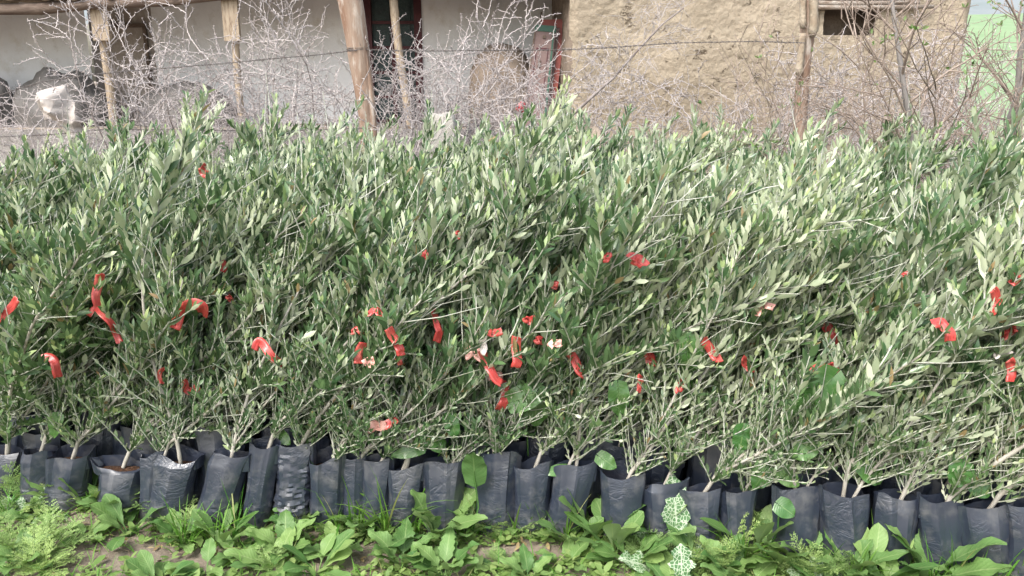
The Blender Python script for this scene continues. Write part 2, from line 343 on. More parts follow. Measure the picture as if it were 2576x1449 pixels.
# ------------------------------------------------------------------ farmhouse
def boxG(G, a, b, m=0):
    (x0, y0, z0), (x1, y1, z1) = a, b
    V = [(x0, y0, z0), (x1, y0, z0), (x1, y1, z0), (x0, y1, z0), (x0, y0, z1), (x1, y0, z1), (x1, y1, z1), (x0, y1, z1)]
    G.add(V, None, [(0, 3, 2, 1), (4, 5, 6, 7), (0, 1, 5, 4), (1, 2, 6, 5), (2, 3, 7, 6), (3, 0, 4, 7)], 0, None, m)
house = thing('farmhouse', 'old mud farmhouse with limewashed veranda wall, wooden posts and straw plaster end block', 'house', (0, 12.5, 0))
def hpart(name, G, mat, parent=house, smooth=False):
    o = link(name, G.mesh(name, mat, smooth)); o.parent = parent
    o.matrix_parent_inverse = parent.matrix_world.inverted() if parent is not house else o.matrix_parent_inverse
    if parent is house: o.location = (0, -12.5, 0)
    return o
YF, YW, ZP = 11.9, 13.3, .80
x_mud = 0.80; 
# white wall (gently uneven), in two bays with a darker recess
def wall_grid(x0, x1, z0, z1, Yv, nx, nz, amp, freq=1.5, seed=0., fx=None):
    G = Geo(); X, Z = np.meshgrid(np.linspace(x0, x1, nx + 1), np.linspace(z0, z1, nz + 1))
    D = np.vectorize(lambda a, b: amp * (mnoise.noise((a * freq, b * freq, seed)) + .5 * mnoise.noise((a * freq * 3, b * freq * 3, seed + 4)) + .3 * mnoise.noise((a * freq * 9, b * freq * 9, seed + 7))))(X, Z)
    i = np.arange(nz)[:, None] * (nx + 1); j = np.arange(nx)[None]
    G.add(np.stack([X, Yv + D, Z], -1), None, np.stack([i + j, i + j + 1, i + j + nx + 2, i + j + nx + 1], -1).reshape(-1, 4)); return G
xl = lambda px, Y, py=150: atY(px, py, Y)[0]
xr0, xr1 = xl(236, YW), xl(392, YW)
xd0, xd1 = xl(918, YW), xl(1062, YW)
hpart('wall', wall_grid(-14, xr0, ZP - .3, 2.9, YW - .12, 120, 30, .02), M_WHITE, smooth=True)
hpart('wall', wall_grid(xr1, xd0, ZP - .3, 2.9, YW, 90, 30, .02, seed=3), M_WHITE, smooth=True)
hpart('wall', wall_grid(xd1, .9, ZP - .3, 2.9, YW, 60, 30, .02, seed=6), M_WHITE, smooth=True)
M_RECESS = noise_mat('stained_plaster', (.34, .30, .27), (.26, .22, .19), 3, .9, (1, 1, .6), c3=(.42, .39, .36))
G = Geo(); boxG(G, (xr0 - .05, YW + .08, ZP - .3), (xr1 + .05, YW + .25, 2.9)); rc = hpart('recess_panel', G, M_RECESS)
G = Geo(); boxG(G, (xr0 + .12, YW + .02, 1.0), (xr0 + .17, YW + .079, 2.35)); boxG(G, (xr1 - .17, YW + .02, 1.0), (xr1 - .12, YW + .079, 2.35)); boxG(G, (xr0 + .171, YW + .02, 2.29), (xr1 - .171, YW + .079, 2.35)); hpart('window_frame', G, M_DARKW)
# platform
hpart('platform', (lambda g: g)(wall_grid(-14, 1.2, -.05, ZP, YF, 160, 14, .03, seed=9)), M_PLAT, smooth=True)
G = Geo(); boxG(G, (-14, YF + .02, ZP - .06), (.95, YW + .3, ZP + .002)); hpart('veranda_floor', G, M_PINK)
# roof, beam, log ends
G = Geo(); boxG(G, (-14, 11.75, 2.72), (1.2, 13.8, 2.95)); hpart('roof', G, M_DARKW)
G = Geo(); pts = [atY(px, py, 11.8) for px, py in ((-700, 30), (-300, 26), (-60, 24), (100, 22), (235, 10), (420, 6), (620, -18), (900, -30), (1400, -45))]
tube(G, pts, np.array([.075, .07, .075, .085, .07, .055, .06, .06, .06]), 9, cap=True); hpart('beam', G, M_DARKW, smooth=True)
for px in range(-60, 1300, 83):
    G = Geo(); p = atY(px + random.uniform(-8, 8), -8 - max(0, px - 200) * .04, 11.7); tube(G, [p, p + np.array([.02, .9, .02])], [.05, .055], 9, cap=True); hpart('rafter', G, M_WOOD, smooth=True)
M_EAVE = noise_mat('eave_straw', (.42, .38, .34), (.22, .16, .12), 8, .95, (1, 1, 3), 1, .03)
G = wall_grid(atY(-700, 0, 11.7)[0], atY(205, 0, 11.7)[0], atY(0, -2, 11.7)[2], 2.85, 11.69, 90, 8, .05, 4); hpart('eave', G, M_EAVE, smooth=True)
# veranda posts
for (pa, pb, r0, r1) in (((247, -40), (288, 338), .062, .058), ((578, -60), (612, 338), .058, .05), ((982, -60), (1030, 338), .062, .055)):
    G = Geo(); A = atY(*pa, YF + .1); B = atY(*pb, YF + .1); A[2] = max(A[2], 2.6); B[2] = ZP - .01
    n = 22; P = A + (B - A) * np.linspace(0, 1, n)[:, None]; P[:, 0] += .012 * np.sin(np.linspace(0, 7, n) + pa[0]); tube(G, P, np.linspace(r0, r1, n) + rng.uniform(-.004, .004, n), 8, cap=True)
    po = hpart('veranda_post', G, M_WOOD, smooth=True)
for (x0, x1, y0, y1) in ((235, 268, -10, 102), (563, 597, -20, 103)):
    G = Geo(); A = atY(x0, y1, 11.9); B = atY(x1, y0, 11.9); boxG(G, (A[0] + .02, 11.86, A[2]), (B[0] - .01, 11.935, B[2])); hpart('bracket', G, M_WOOD)
# door
G = Geo(); boxG(G, (xd0 + .13, YW + .05, ZP), (xd1 - .11, YW + .09, 2.8)); dr = hpart('door', G, M_TEAL)
for sx in (0, 1):
    a = xd0 + .14 + sx * (xd1 - xd0 - .25) / 2; b = a + (xd1 - xd0 - .25) / 2 - .02
    for k in range(5):
        G = Geo(); z = ZP + .08 + k * .38; boxG(G, (a + .045, YW + .035, z), (b - .045, YW + .049, z + .3)); pn = link('door_panel', G.mesh('door_panel', M_TEAL, False)); pn.parent = dr
G = Geo(); boxG(G, (xd0 - .01, YW - .03, ZP), (xd0 + .13, YW + .1, 2.85)); boxG(G, (xd1 - .11, YW - .03, ZP), (xd1 + .01, YW + .1, 2.85)); boxG(G, ((xd0 + xd1) / 2 - .03, YW + .01, ZP), ((xd0 + xd1) / 2 + .03, YW + .0495, 2.85))
for k in range(6): z = ZP + .02 + k * .38; boxG(G, (xd0 + .131, YW + .015, z), (xd1 - .111, YW + .0498, z + .045))
hpart('door_frame', G, M_DRED)
# mud block: front and side wall with relief, niche with lintel
xm1 = atY(2442, 60, 11.7)[0]
def mudwall(A, B, z0, z1, nu, nv, hole=None, amp=.05):
    A = np.array(A); B = np.array(B); d = B - A; L = np.linalg.norm(d); nn = np.array([d[1], -d[0]]) / L
    G = Geo(); U, V = np.meshgrid(np.linspace(0, 1, nu + 1), np.linspace(z0, z1, nv + 1))
    XY = A + U[..., None] * d
    D = np.vectorize(lambda u, z: amp * (mnoise.noise((u * L * .9, z * .9, 1.)) + .4 * mnoise.noise((u * L * 3, z * 4.4, 8.)) + .22 * mnoise.noise((u * L * 8, z * 12, 8.)) + .22 * mnoise.noise((u * L * 22, z * 28, 2.))))(U, V)
    edge = np.clip(np.minimum(U * L, (1 - U) * L) / .12, 0, 1); D = D * 1 - (1 - edge) ** 2 * .1
    P = np.stack([XY[..., 0] + nn[0] * D, XY[..., 1] + nn[1] * D, V], -1)
    i = np.arange(nv)[:, None] * (nu + 1); j = np.arange(nu)[None]; q = np.stack([i + j, i + j + 1, i + j + nu + 2, i + j + nu + 1], -1).reshape(-1, 4)
    if hole:
        c = P.reshape(-1, 3)[q].mean(1); keep = ~((c[:, 0] > hole[0]) & (c[:, 0] < hole[1]) & (c[:, 2] > hole[2]) & (c[:, 2] < hole[3])); q = q[keep]
    G.add(P, None, q); return G
nA = atY(2068, 88, 11.7); nB = atY(2205, 22, 11.7)
hpart('mud_wall', mudwall((x_mud, 11.7), (xm1, 11.7), -.1, 3.6, 300, 190, (nA[0], nB[0], nA[2], nB[2])), M_MUD, smooth=True)
hpart('mud_wall', mudwall((.62, 13.45), (x_mud, 11.72), -.1, 3.6, 90, 120, amp=.04), M_CLAYO, smooth=True)
hpart('mud_wall', mudwall((xm1, 11.7), (xm1 + .1, 16.5), -.1, 3.6, 90, 60), M_MUD, smooth=True)
G = Geo(); boxG(G, (x_mud - .3, 11.6, 3.55), (xm1 + .2, 16.5, 3.75)); hpart('flat_roof', G, M_MUD)
G = Geo(); x0, z0, x1, z1 = nA[0] - .06, nA[2] - .06, nB[0] + .06, nB[2] + .06
G.add([(x0, 12.15, z0), (x1, 12.15, z0), (x1, 12.15, z1), (x0, 12.15, z1), (x0, 11.69, z0), (x1, 11.69, z0), (x1, 11.69, z1), (x0, 11.69, z1)], None, [(0, 1, 2, 3), (4, 5, 1, 0), (3, 2, 6, 7), (4, 0, 3, 7), (1, 5, 6, 2)])
hpart('niche', G, M_CLAYO)
for k in range(3):
    G = Geo(); zz = nB[2] + .01 + k * .055; tube(G, [(nA[0] - .35 + k * .08, 11.64, zz + .01), ((nA[0] + nB[0]) / 2, 11.62, zz), (nB[0] + .75 - k * .2, 11.64, zz + .015)], [.035, .032, .028], 7, cap=True); hpart('lintel', G, M_EAVE, smooth=True)
G = Geo(); pA = (nA[0] + nB[0]) / 2 + .25; tube(G, [(pA, 11.72, nA[2] - .02), (pA + .03, 11.7, nB[2] + .12)], [.03, .035], 7, cap=True); hpart('niche_post', G, M_DARKW, smooth=True)

# ------------------------------------------------------------------ things on the veranda
def slab(name, label, cat, corners, Y0, Y1, th, mat, extra=None, group=None):
    """panel through four pixel corners; the top leans back to Y1"""
    P = [atY(x, y, Y) for (x, y), Y in zip(corners, (Y1, Y1, Y0, Y0))]   # TL TR BR BL
    n = nrm(np.cross(P[1] - P[0], P[3] - P[0])); base = (P[2] + P[3]) / 2
    if n[1] < 0: n = -n
    t = thing(name, label, cat, base, group=group)
    def panel(pname, u0, u1, v0, v1, d0, d1, m):
        f = lambda u, v: (P[0] * (1 - u) + P[1] * u) * (1 - v) + (P[3] * (1 - u) + P[2] * u) * v - base
        c = [f(u0, v0), f(u1, v0), f(u1, v1), f(u0, v1)]; V = [x + n * d0 for x in c] + [x + n * d1 for x in c]
        G = Geo(); G.add(V, None, [(0, 1, 2, 3), (7, 6, 5, 4), (0, 4, 5, 1), (1, 5, 6, 2), (2, 6, 7, 3), (3, 7, 4, 0)]); return link(pname, G.mesh(pname, m, False), t)
    panel('leaf_board', .03, .97, .02, .98, 0, th, mat)
    if extra: extra(panel)
    return t
def ex1(panel):
    panel('edge_strip', 0, 1, 0, .055, -.012, th_ + .004, M_GREENP); panel('edge_strip', .85, .93, .056, 1, -.012, -.001, M_GREENP); panel('edge_strip', 0, .07, .056, 1, -.012, -.001, M_DARKW)
    panel('raised_frame', .2, .74, .20, .215, -.008, -.0005, M_DRED); panel('raised_frame', .2, .235, .2155, .62, -.008, -.0005, M_DRED); panel('raised_frame', .705, .74, .2155, .62, -.008, -.0005, M_DRED)
    panel('bolt', .42, .55, .09, .115, -.02, -.0005, M_DARKW); panel('bolt', .36, .46, .31, .37, -.02, -.0005, M_DARKW)
th_ = .035
def ex2(panel):
    panel('rail', 0, 1.03, 0, .07, -.015, .03, M_RED); panel('stile', .78, 1.0, .071, 1, -.015, .03, M_RED)
slab('shutter_door', 'brown door leaf with green edging leaning in the veranda corner', 'door leaf', [(1347, 62), (1400, 66), (1374, 345), (1302, 345)], 11.98, 12.25, .035, M_BROWNP, ex1)
slab('shutter_door', 'brick red door leaf leaning behind the green edged one', 'door leaf', [(1362, 50), (1424, 49), (1388, 345), (1330, 345)], 12.1, 12.4, .035, M_BROWNP, ex2)
for k, (px, py) in enumerate(((1362, 30), (1394, 26), (1413, 26))):
    G = Geo(); A = atY(px, py, 12.5); B = atY(px - 30, 330, 12.5); tube(G, [A - B, [0, 0, 0]], .012, 6, cap=True)
    o = link('iron_bar', G.mesh('iron_bar', M_DARKW), None, B); tag(o, 'thin iron bar standing up behind the leaning door leaves, ' + ('nearest the white wall', 'middle of the three', 'nearest the mud corner')[k], 'iron bar', 'iron bars behind the door leaves')
def blob(name, label, cat, c, rad, mat, amp=.12, freq=2.5, seed=0., flat=None, group=None, seg=(40, 24), pw=2.):
    G = Geo(); nu, nv = seg; V = []
    for a in range(nv + 1):
        th = math.pi * a / nv
        for b in range(nu):
            ph = 2 * math.pi * b / nu; d = np.array([math.sin(th) * math.cos(ph), math.sin(th) * math.sin(ph), math.cos(th)])
            if pw != 2.: d = d / (np.sum(np.abs(d) ** pw) ** (1 / pw))
            k = 1 + amp * mnoise.noise(tuple(d * freq + seed)) + amp * .4 * mnoise.noise(tuple(d * freq * 3.3 + seed)) + amp * .15 * mnoise.noise(tuple(d * freq * 9 + seed))
            p = d * k * np.array(rad)
            V.append(p)
    q = [(a * nu + b, (a + 1) * nu + b, (a + 1) * nu + (b + 1) % nu, a * nu + (b + 1) % nu) for a in range(nv) for b in range(nu)]
    G.add(V, None, q); o = link(name, G.mesh(name, mat), None, c); return tag(o, label, cat, group)
p = atY(150, 250, 12.7); blob('covered_heap', 'dark grey covered heap lying against the white wall at the left end of the veranda', 'heap', (p[0], 12.7, ZP + .2), (.72, .4, .62), M_TARP, .2, 2)
p = atY(-60, 250, 12.6); blob('covered_heap', 'dark grey covered heap cut off by the left edge of the photo', 'heap', (p[0] + .0, 12.5, ZP + .25), (.6, .4, .60), M_TARP, .2, 2, 5.)
p = atY(470, 290, 12.7); blob('covered_heap', 'low brownish grey heap on the veranda between the first two posts', 'heap', (p[0], 12.7, ZP + .0), (.78, .4, .62), M_TARP, .2, 2, 9.)
p = atY(1262, 200, 12.7); dome = thing('clay_oven', 'brown domed clay oven in front of the white wall beside the door leaves', 'oven', (p[0], 12.65, ZP))
o = blob('dome', None, None, (0, 0, .35), (.5, .42, .86), M_CLAYO, .08, 2, 2., pw=2.6); o.parent = dome
o = blob('mouth_rim', None, None, (.22, -.34, .2), (.2, .14, .44), M_PINK2, .15, 2, 7.); o.parent = dome
p = atY(1106, 286, 5.9); blob('stone_block', 'pale squared stone block standing between the trunk post and the clay oven', 'stone', (p[0], 5.9, p[2] / 2 - .02), (.125, .11, p[2] / 2 + .02), M_STONE, .03, 1.5, 1., pw=7.)
p = atY(1474, 290, 6.0); blob('rubble_boulder', 'pinkish earthen lump at the foot of the mud wall corner', 'boulder', (p[0], 6.0, p[2] / 2 - .02), (.17, .13, p[2] / 2 - .03), M_PINK, .15, 2, 3., pw=3.)
p = atY(1205, 330, 11.0); blob('plastic_bundle', 'dark blue bundle lying between the stone block and the earthen lump', 'bundle', (p[0], 11.0, .72), (.22, .16, .22), M_BLACKP, .4, 3, 4.)
p = atY(1135, 268, 12.2); blob('black_bucket', 'black shape standing on the veranda beside the door jamb', 'bucket', (p[0], 12.2, ZP + .18), (.1, .1, .2), M_BLACKP, .15, 2, 6.)
p = atY(1300, 272, 11.5); M_REDP = noise_mat('red_plastic', (.5, .05, .06), (.4, .04, .05), 8, .5)
blob('red_ball', 'small round red thing caught in the thorn brush near the door leaves', 'ball', atY(1312, 270, 8.2), (.055, .055, .055), M_REDP, .2, 2)
for px, py, lb in ((190, 405, 'larger blue plastic scrap behind the olive tips at the left'), (270, 430, 'small blue plastic scrap lowest among the olive leaves'), (212, 397, 'blue plastic scrap just right of the larger one')):
    G = Geo(); c = atY(px, py, 5.6); n = 40; P = rng.normal(0, .03, (n, 3)) * np.array([1.2, .6, .5]); leaves(G, P, rng.normal(size=(n, 3)), rng.normal(size=(n, 3)), .02, .009)
    tag(link('plastic_scrap', G.mesh('plastic_scrap', M_BLUE), None, c), lb, 'plastic scrap', 'blue plastic scraps in the brush')

# white sack caught on the brush
def sack():
    c = atY(150, 280, 6.3); out = [(82, 246), (118, 228), (156, 212), (170, 240), (190, 272), (210, 300), (204, 345), (176, 352), (160, 330), (128, 305), (104, 302), (92, 275)]
    O = np.array([atY(x, y, 6.3) for x, y in out]); G = Geo(); K = 12; V = []; n = len(O)
    ctr = atY(158, 280, 6.3)
    fold = lambda q: .06 * math.sin(q[0] * 22 + q[2] * 9) + .10 * mnoise.noise(tuple(q * 6)) + .03 * mnoise.noise(tuple(q * 22))
    M_ = n * 4
    ring = np.array([O[(i // 4) % n] * (1 - (i % 4) / 4) + O[(i // 4 + 1) % n] * ((i % 4) / 4) for i in range(M_)])
    for k in range(K + 1):
        for i in range(M_):
            q = ctr + (ring[i] - ctr) * (k / K); q = q + np.array([0, fold(q) - .10 * (1 - k / K) - .12 * max(0, 1 - abs(q[0] - atY(160, 0, 6.3)[0]) / .06) * (q[2] > ctr[2] - .1), 0]); V.append(q - c)
    q = [(k * M_ + i, k * M_ + (i + 1) % M_, (k + 1) * M_ + (i + 1) % M_, (k + 1) * M_ + i) for k in range(K) for i in range(M_)]
    G.add(V, None, q); o = link('sack', G.mesh('sack', M_SACK), None, c); md = o.modifiers.new('thick', 'SOLIDIFY'); md.thickness = .004
    tag(o, 'creased off white woven sack snagged on the thorn brush', 'sack')
sack()

# ------------------------------------------------------------------ fence
def logpost(name, label, ctrl, Y, mat, sides=14):
    """ctrl: (px, py, width px)"""
    P = []; r = []
    for px, py, wd in ctrl:
        p = atY(px, py, Y); P.append(p); dep = p[1] * cP + (CAM_Z - p[2]) * sP; r.append(wd / S * dep / F / 2)
    P = np.array(P); base = P[-1].copy(); base[2] = 0; base[0] += (P[-1] - P[-2])[0] * P[-1][2] / max(.05, P[-2][2] - P[-1][2]) * .6
    P = np.vstack([P, (P[-1] + base) / 2, base]); r += [r[-1], r[-1] * 1.05]; r = np.array(r)
    n = 70; s = np.linspace(0, len(P) - 1, n); Pi = np.stack([np.interp(s, range(len(P)), P[:, k]) for k in range(3)], -1); ri = np.interp(s, range(len(P)), r)
    k = np.array([.25, .5, .25]); 
    for _ in range(3): Pi[1:-1] = k[0] * Pi[:-2] + k[1] * Pi[1:-1] + k[2] * Pi[2:]
    G = Geo(); tube(G, Pi - base, ri, sides, cap=True)
    V = G.v[0].reshape(-1, 3)
    for i in range(len(V)):
        a = i % sides; kk = 1 + .10 * mnoise.noise((a * .9, V[i][2] * 1.2, 3.)) - .12 * (a % 5 == 0) * (mnoise.noise((a, V[i][2] * 2, 9.)) > 0)
        ax = Pi[i // sides] - base; V[i] = ax + (V[i] - ax) * kk
    t = thing(name, label, 'fence post', base); link('log', G.mesh('log', mat), t); return t, Pi, base
tp, TPi, tb = logpost('fence_post', 'thick reddish brown split trunk post holding the barbed wire', [(855, -160, 60), (868, -60, 62), (884, 20, 62), (898, 100, 56), (905, 160, 54), (916, 230, 48), (922, 300, 40), (926, 360, 38)], 5.7, M_TRUNKW)
G = Geo(); n = 16; ii = np.linspace(24, 62, n).astype(int); tube(G, TPi[ii] - tb + np.array([.052, -.03, 0]), .012 + .012 * np.sin(np.linspace(0, 3.1, n)), 6); link('split_sliver', G.mesh('split_sliver', M_TRUNKW), tp)
G = Geo(); c = atY(900, 124, 5.7) - tb; a = np.linspace(0, 6.4, 20)
for dz in (0, .01): tube(G, np.stack([c[0] + .074 * np.cos(a), c[1] + .074 * np.sin(a), c[2] + dz + .004 * np.sin(a)], -1), .003, 4)
link('wire_wrap', G.mesh('wire_wrap', M_WIRE), tp)
tp2, TPi2, tb2 = logpost('fence_post', 'slimmer fence post with peeling pale bark in front of the mud wall', [(2030, -120, 44), (2034, -20, 44), (2034, 40, 44), (2030, 90, 38), (2024, 140, 34), (2018, 200, 34), (2014, 280, 32)], 6.0, M_TRUNKW)
for dx, y0, y1, wd in ((-14, -40, 72, 16), (13, -40, 92, 22), (-12, 84, 190, 18)):
    G = Geo(); P = [atY(2034 + dx - max(0, (y - 60)) * .1, y, 5.93) - tb2 for y in np.linspace(y0, y1, 9)]; tube(G, P, np.array([wd / S * 5.9 / F / 2 * k for k in (.8, 1, .9, 1.05, .9, 1, .95, 1.15, .6)]), 6, cap=True); link('bark_flap', G.mesh('bark_flap', M_BARK), tp2)
def wire(pts, label, Yv=5.62, barb=True):
    P = np.array([atY(x, y, Yv if len(r_) == 0 else r_[0]) for x, y, *r_ in pts]); s = np.linspace(0, len(P) - 1, 260)
    P = np.stack([np.interp(s, range(len(P)), P[:, k]) for k in range(3)], -1)
    for _ in range(12): P[1:-1] = .25 * P[:-2] + .5 * P[1:-1] + .25 * P[2:]
    base = P[0].copy(); P = P - base; G = Geo(); a = np.linspace(0, 260, 260)
    for f in (0, math.pi): tube(G, P + np.stack([a * 0, .003 * np.cos(a * 1.3 + f), .003 * np.sin(a * 1.3 + f)], -1), .0019, 4)
    Bg = Geo()
    for i in range(4, 258, 5):
        for k in range(2):
            d = rng.normal(size=3) * .016; tube(G, [P[i] - d, P[i] + d], [.0012, .0012], 3)
    o = thing('barbed_wire', label, 'barbed wire', base, group='strands of the barbed wire fence'); link('strand', G.mesh('strand', M_WIRE), o)
wire([(-40, 395 / 1.0 * .92), (0, 372), (60, 338), (130, 322), (250, 306), (420, 292), (620, 279), (800, 268), (900, 262)][:0] or [(-30, 250), (40, 225), (110, 205), (210, 190), (330, 178), (460, 168), (580, 158), (680, 148), (800, 138), (898, 126)], 'upper barbed wire strand running left from the thick trunk post')
wire([(898, 124), (1010, 128), (1120, 128), (1260, 126), (1400, 126), (1530, 120), (1700, 108), (1900, 104), (2024, 108)], 'barbed wire strand between the thick trunk post and the peeling bark post', 5.66)
wire([(-20, 345), (140, 338), (260, 325), (400, 326), (540, 327), (700, 330), (920, 322)], 'lower barbed wire strand just above the olive tips')

# ------------------------------------------------------------------ thorn brush
def thorn_shrub(seed, H=2.0, spread=.55, nmain=6, dens=1.):
    g = np.random.default_rng(seed); G1 = Geo(); G2 = Geo()
    def spine(P, T):
        n = len(P); d = g.normal(size=(n * 2, 3)); PP = np.repeat(P, 2, 0); TT = np.repeat(T, 2, 0); d = nrm(d - (d * TT).sum(1, keepdims=True) * TT * .7)
        s = nrm(np.cross(d, TT)) * .0022; L = g.uniform(.012, .026, (n * 2, 1))
        u = nrm(np.cross(d, s)) * .0022
        V = np.stack([PP + s, PP - s * .5 + u, PP - s * .5 - u, PP + d * L], 1); b = np.arange(n * 2)[:, None] * 4
        G2.add(V, np.concatenate([b + np.array([[0, 1, 3]]), b + np.array([[1, 2, 3]]), b + np.array([[2, 0, 3]])]), None, 0)
    def twig(p, d, L, r, lvl):
        step = .03; n = max(3, int(L / step)); d = nrm(d); ax = nrm(g.normal(size=3)); curv = g.normal() * 1.7 + (1.5 if lvl else .3); zz = nrm(np.cross(d, ax)); P = [p]; c = p.copy(); sgn = 1
        for i in range(n):
            k = curv * step; d = nrm(d + zz * k * .9 + g.normal(size=3) * .05); zz = nrm(np.cross(ax, d)) if g.random() < .98 else zz
            dd = nrm(d + ax * sgn * .24 + g.normal(size=3) * .08); sgn = -sgn; c = c + dd * step; P.append(c.copy())
        P = np.array(P); rr = np.linspace(r, max(.0019, r * .45), len(P)); tube(G2, P, rr, 3); spine(P[1:], nrm(np.gradient(P, axis=0))[1:])
        if lvl < 2:
            for i in range(2, len(P), 3 if lvl == 0 else 4):
                if g.random() < .66 * dens:
                    T = nrm(P[i] - P[i - 1]); o = g.normal(size=3); o = nrm(o - (o @ T) * T); twig(P[i], T * .5 + o * .9 + np.array([0, 0, .15]), g.uniform(.35, .8) * (.62 if lvl == 0 else .3), .0038 if lvl == 0 else .0031, lvl + 1)
    for k in range(nmain):
        a = g.uniform(0, 6.28); d = nrm(np.array([math.cos(a) * spread * g.uniform(.2, 1), math.sin(a) * spread * g.uniform(.2, 1), 1.])); n = int(H * 11 * g.uniform(.7, 1)); c = np.array([math.cos(a) * .06, math.sin(a) * .06, 0.]); P = [c.copy()]
        for i in range(n): d = nrm(d + g.normal(size=3) * .11 + np.array([0, 0, .03])); c = c + d * .088; P.append(c.copy())
        P = np.array(P); tube(G1, P, np.linspace(.010, .0035, len(P)), 5)
        for i in range(4, len(P)):
            for _ in range(1 if g.random() < (1. if i < len(P) * .45 else .6) * dens else 0):
                T = nrm(P[i] - P[i - 1]); o = g.normal(size=3); o = nrm(o - (o @ T) * T); twig(P[i], T * .45 + o, g.uniform(.3, .72) * (1.25 - .35 * i / len(P)), .0040, 1)
        twig(P[-1], d, .65, .005, 0); twig(P[-4], d + g.normal(size=3) * .4, .7, .005, 0); twig(P[-min(9, len(P))], d + g.normal(size=3) * .6, .7, .0045, 0)
    return G1.mesh('thorn_stem', M_THORN2), G2.mesh('thorn_twigs', M_THORN)
TH = [thorn_shrub(11, 1.85, .45, 5), thorn_shrub(23, 1.75, .6, 5), thorn_shrub(35, 1.95, .35, 4, .8), thorn_shrub(47, 1.4, .8, 6)]
spots = [  # px x, Y, variant, yaw, scale, label
    (40, 6.7, 1, 0, .78, 'pale thorn bush beside the sack, cut off by the left edge'),
    (225, 6.8, 3, 1, .92, 'low spreading thorn bush right behind the off white sack'),
    (335, 6.4, 0, 2, 1.02, 'tall pale thorn bush rising beside the leftmost veranda post'),
    (440, 6.9, 1, 3, .92, 'thorn bush in front of the low brownish heap'),
    (560, 6.5, 3, 4, 1.0, 'low thorn bush at the foot of the second veranda post'),
    (655, 6.6, 0, 5, .98, 'pale thorn bush with dark stem just right of the second veranda post'),
    (760, 6.9, 2, 0.5, 1.14, 'thin tall thorn bush reaching the top of the photo left of the trunk post'),
    (845, 6.6, 3, 1.5, .95, 'low thorn bush on the left side of the thick trunk post'),
    (965, 6.5, 1, 2.5, 1.02, 'thorn bush in front of the dark red framed door'),
    (1060, 6.3, 3, 3.3, .95, 'low dense thorn bush in front of the pale stone block'),
    (1180, 6.6, 0, 3.9, 1.04, 'tall silvery thorn bush in front of the clay oven'),
    (1270, 6.5, 1, 4.6, 1.0, 'dense thorn bush in front of the leaning door leaves'),
    (1365, 6.8, 3, 5.3, 1.05, 'low thorn bush at the dark corner of the mud wall'),
    (1250, 7.0, 3, .3, 1.1, 'low thorn bush behind the silvery one at the clay oven'),
    (1620, 6.7, 3, 0.9, 1.0, 'thorn bush at the left part of the mud wall'),
    (1790, 6.9, 1, 1.7, .85, 'thorn bush halfway between the mud wall corner and the peeling post'),
    (1930, 6.6, 3, 2.2, 1.1, 'thorn bush just left of the peeling bark post'),
    (2090, 6.8, 1, 2.9, .95, 'thorn bush below the dark wall niche'),
    (2230, 6.7, 3, 3.5, 1.2, 'dense thorn bush behind the grey bare tree'),
    (2380, 6.9, 1, 4.2, .92, 'thorn bush at the right end of the mud wall'),
    (2520, 6.6, 3, 5.1, 1.1, 'thorn bush in front of the green field'),
]
for px, Yv, v, yaw, sc, lb in spots:
    t = thing('thorn_bush', lb, 'thorn bush', (atY(px, 300, Yv)[0], Yv, 0), (0, 0, yaw), 'dry thorn bushes along the fence', sc)
    link('stem', TH[v][0], t); link('twig_crown', TH[v][1], t)

# ------------------------------------------------------------------ bare trees
def bare_tree(seed, H, lean, r0, nb, ang, blen, fan=1.):
    g = np.random.default_rng(seed); G1 = Geo(); G2 = Geo(); Gb = Geo(); d = nrm(np.array([lean, 0, 1.])); c = np.zeros(3); P = [c.copy()]; n = int(H / .08)
    for i in range(n): d = nrm(d + g.normal(size=3) * .035 + np.array([0, 0, .02])); c = c + d * .08; P.append(c.copy())
    P = np.array(P); rr = np.linspace(r0, r0 * .25, len(P)) * (1 + .06 * g.normal(size=len(P))); tube(G1, P, rr, 7)
    def br(p, d, L, r, lvl):
        n = max(4, int(L / .055)); d = nrm(d); c = p.copy(); Q = [c.copy()]; bend = g.normal(size=3) * .014
        for i in range(n): d = nrm(d + g.normal(size=3) * .045 + bend + np.array([0, 0, .022])); c = c + d * .055; Q.append(c.copy())
        Q = np.array(Q); tube(G2, Q, np.linspace(r, .0018, len(Q)), 4)
        T = nrm(np.gradient(Q, axis=0))
        for i in range(2, len(Q)):
            o = g.normal(size=3); o = nrm(o - (o @ T[i]) * T[i]); s = nrm(T[i] * .5 + o) * g.uniform(.008, .024); tube(G2, [Q[i], Q[i] + s], [.0021, .0012], 3)
            if lvl < 2 and g.random() < (.5 if lvl == 0 else .26): br(Q[i], T[i] * .9 + o * .8, L * g.uniform(.25, .6), r * .5, lvl + 1)
            if g.random() < .025: q = Q[i][None].repeat(3, 0); leaves(G2, q, nrm(g.normal(size=(3, 3)) + [0, 0, .8]), g.normal(size=(3, 3)), .032, .014, tint=g.random(3), m=1)
    for k in range(nb):
        i = int(len(P) * (.12 + .84 * k / nb)); a = k * 2.4 + g.uniform(-.4, .4); o = np.array([math.cos(a), math.sin(a) * fan, 0]); br(P[i], o * math.sin(ang) + np.array([0, 0, math.cos(ang)]), blen * g.uniform(.6, 1.1) * (1.1 - .5 * k / nb), r0 * .28, 0)
    return G1, G2, Gb
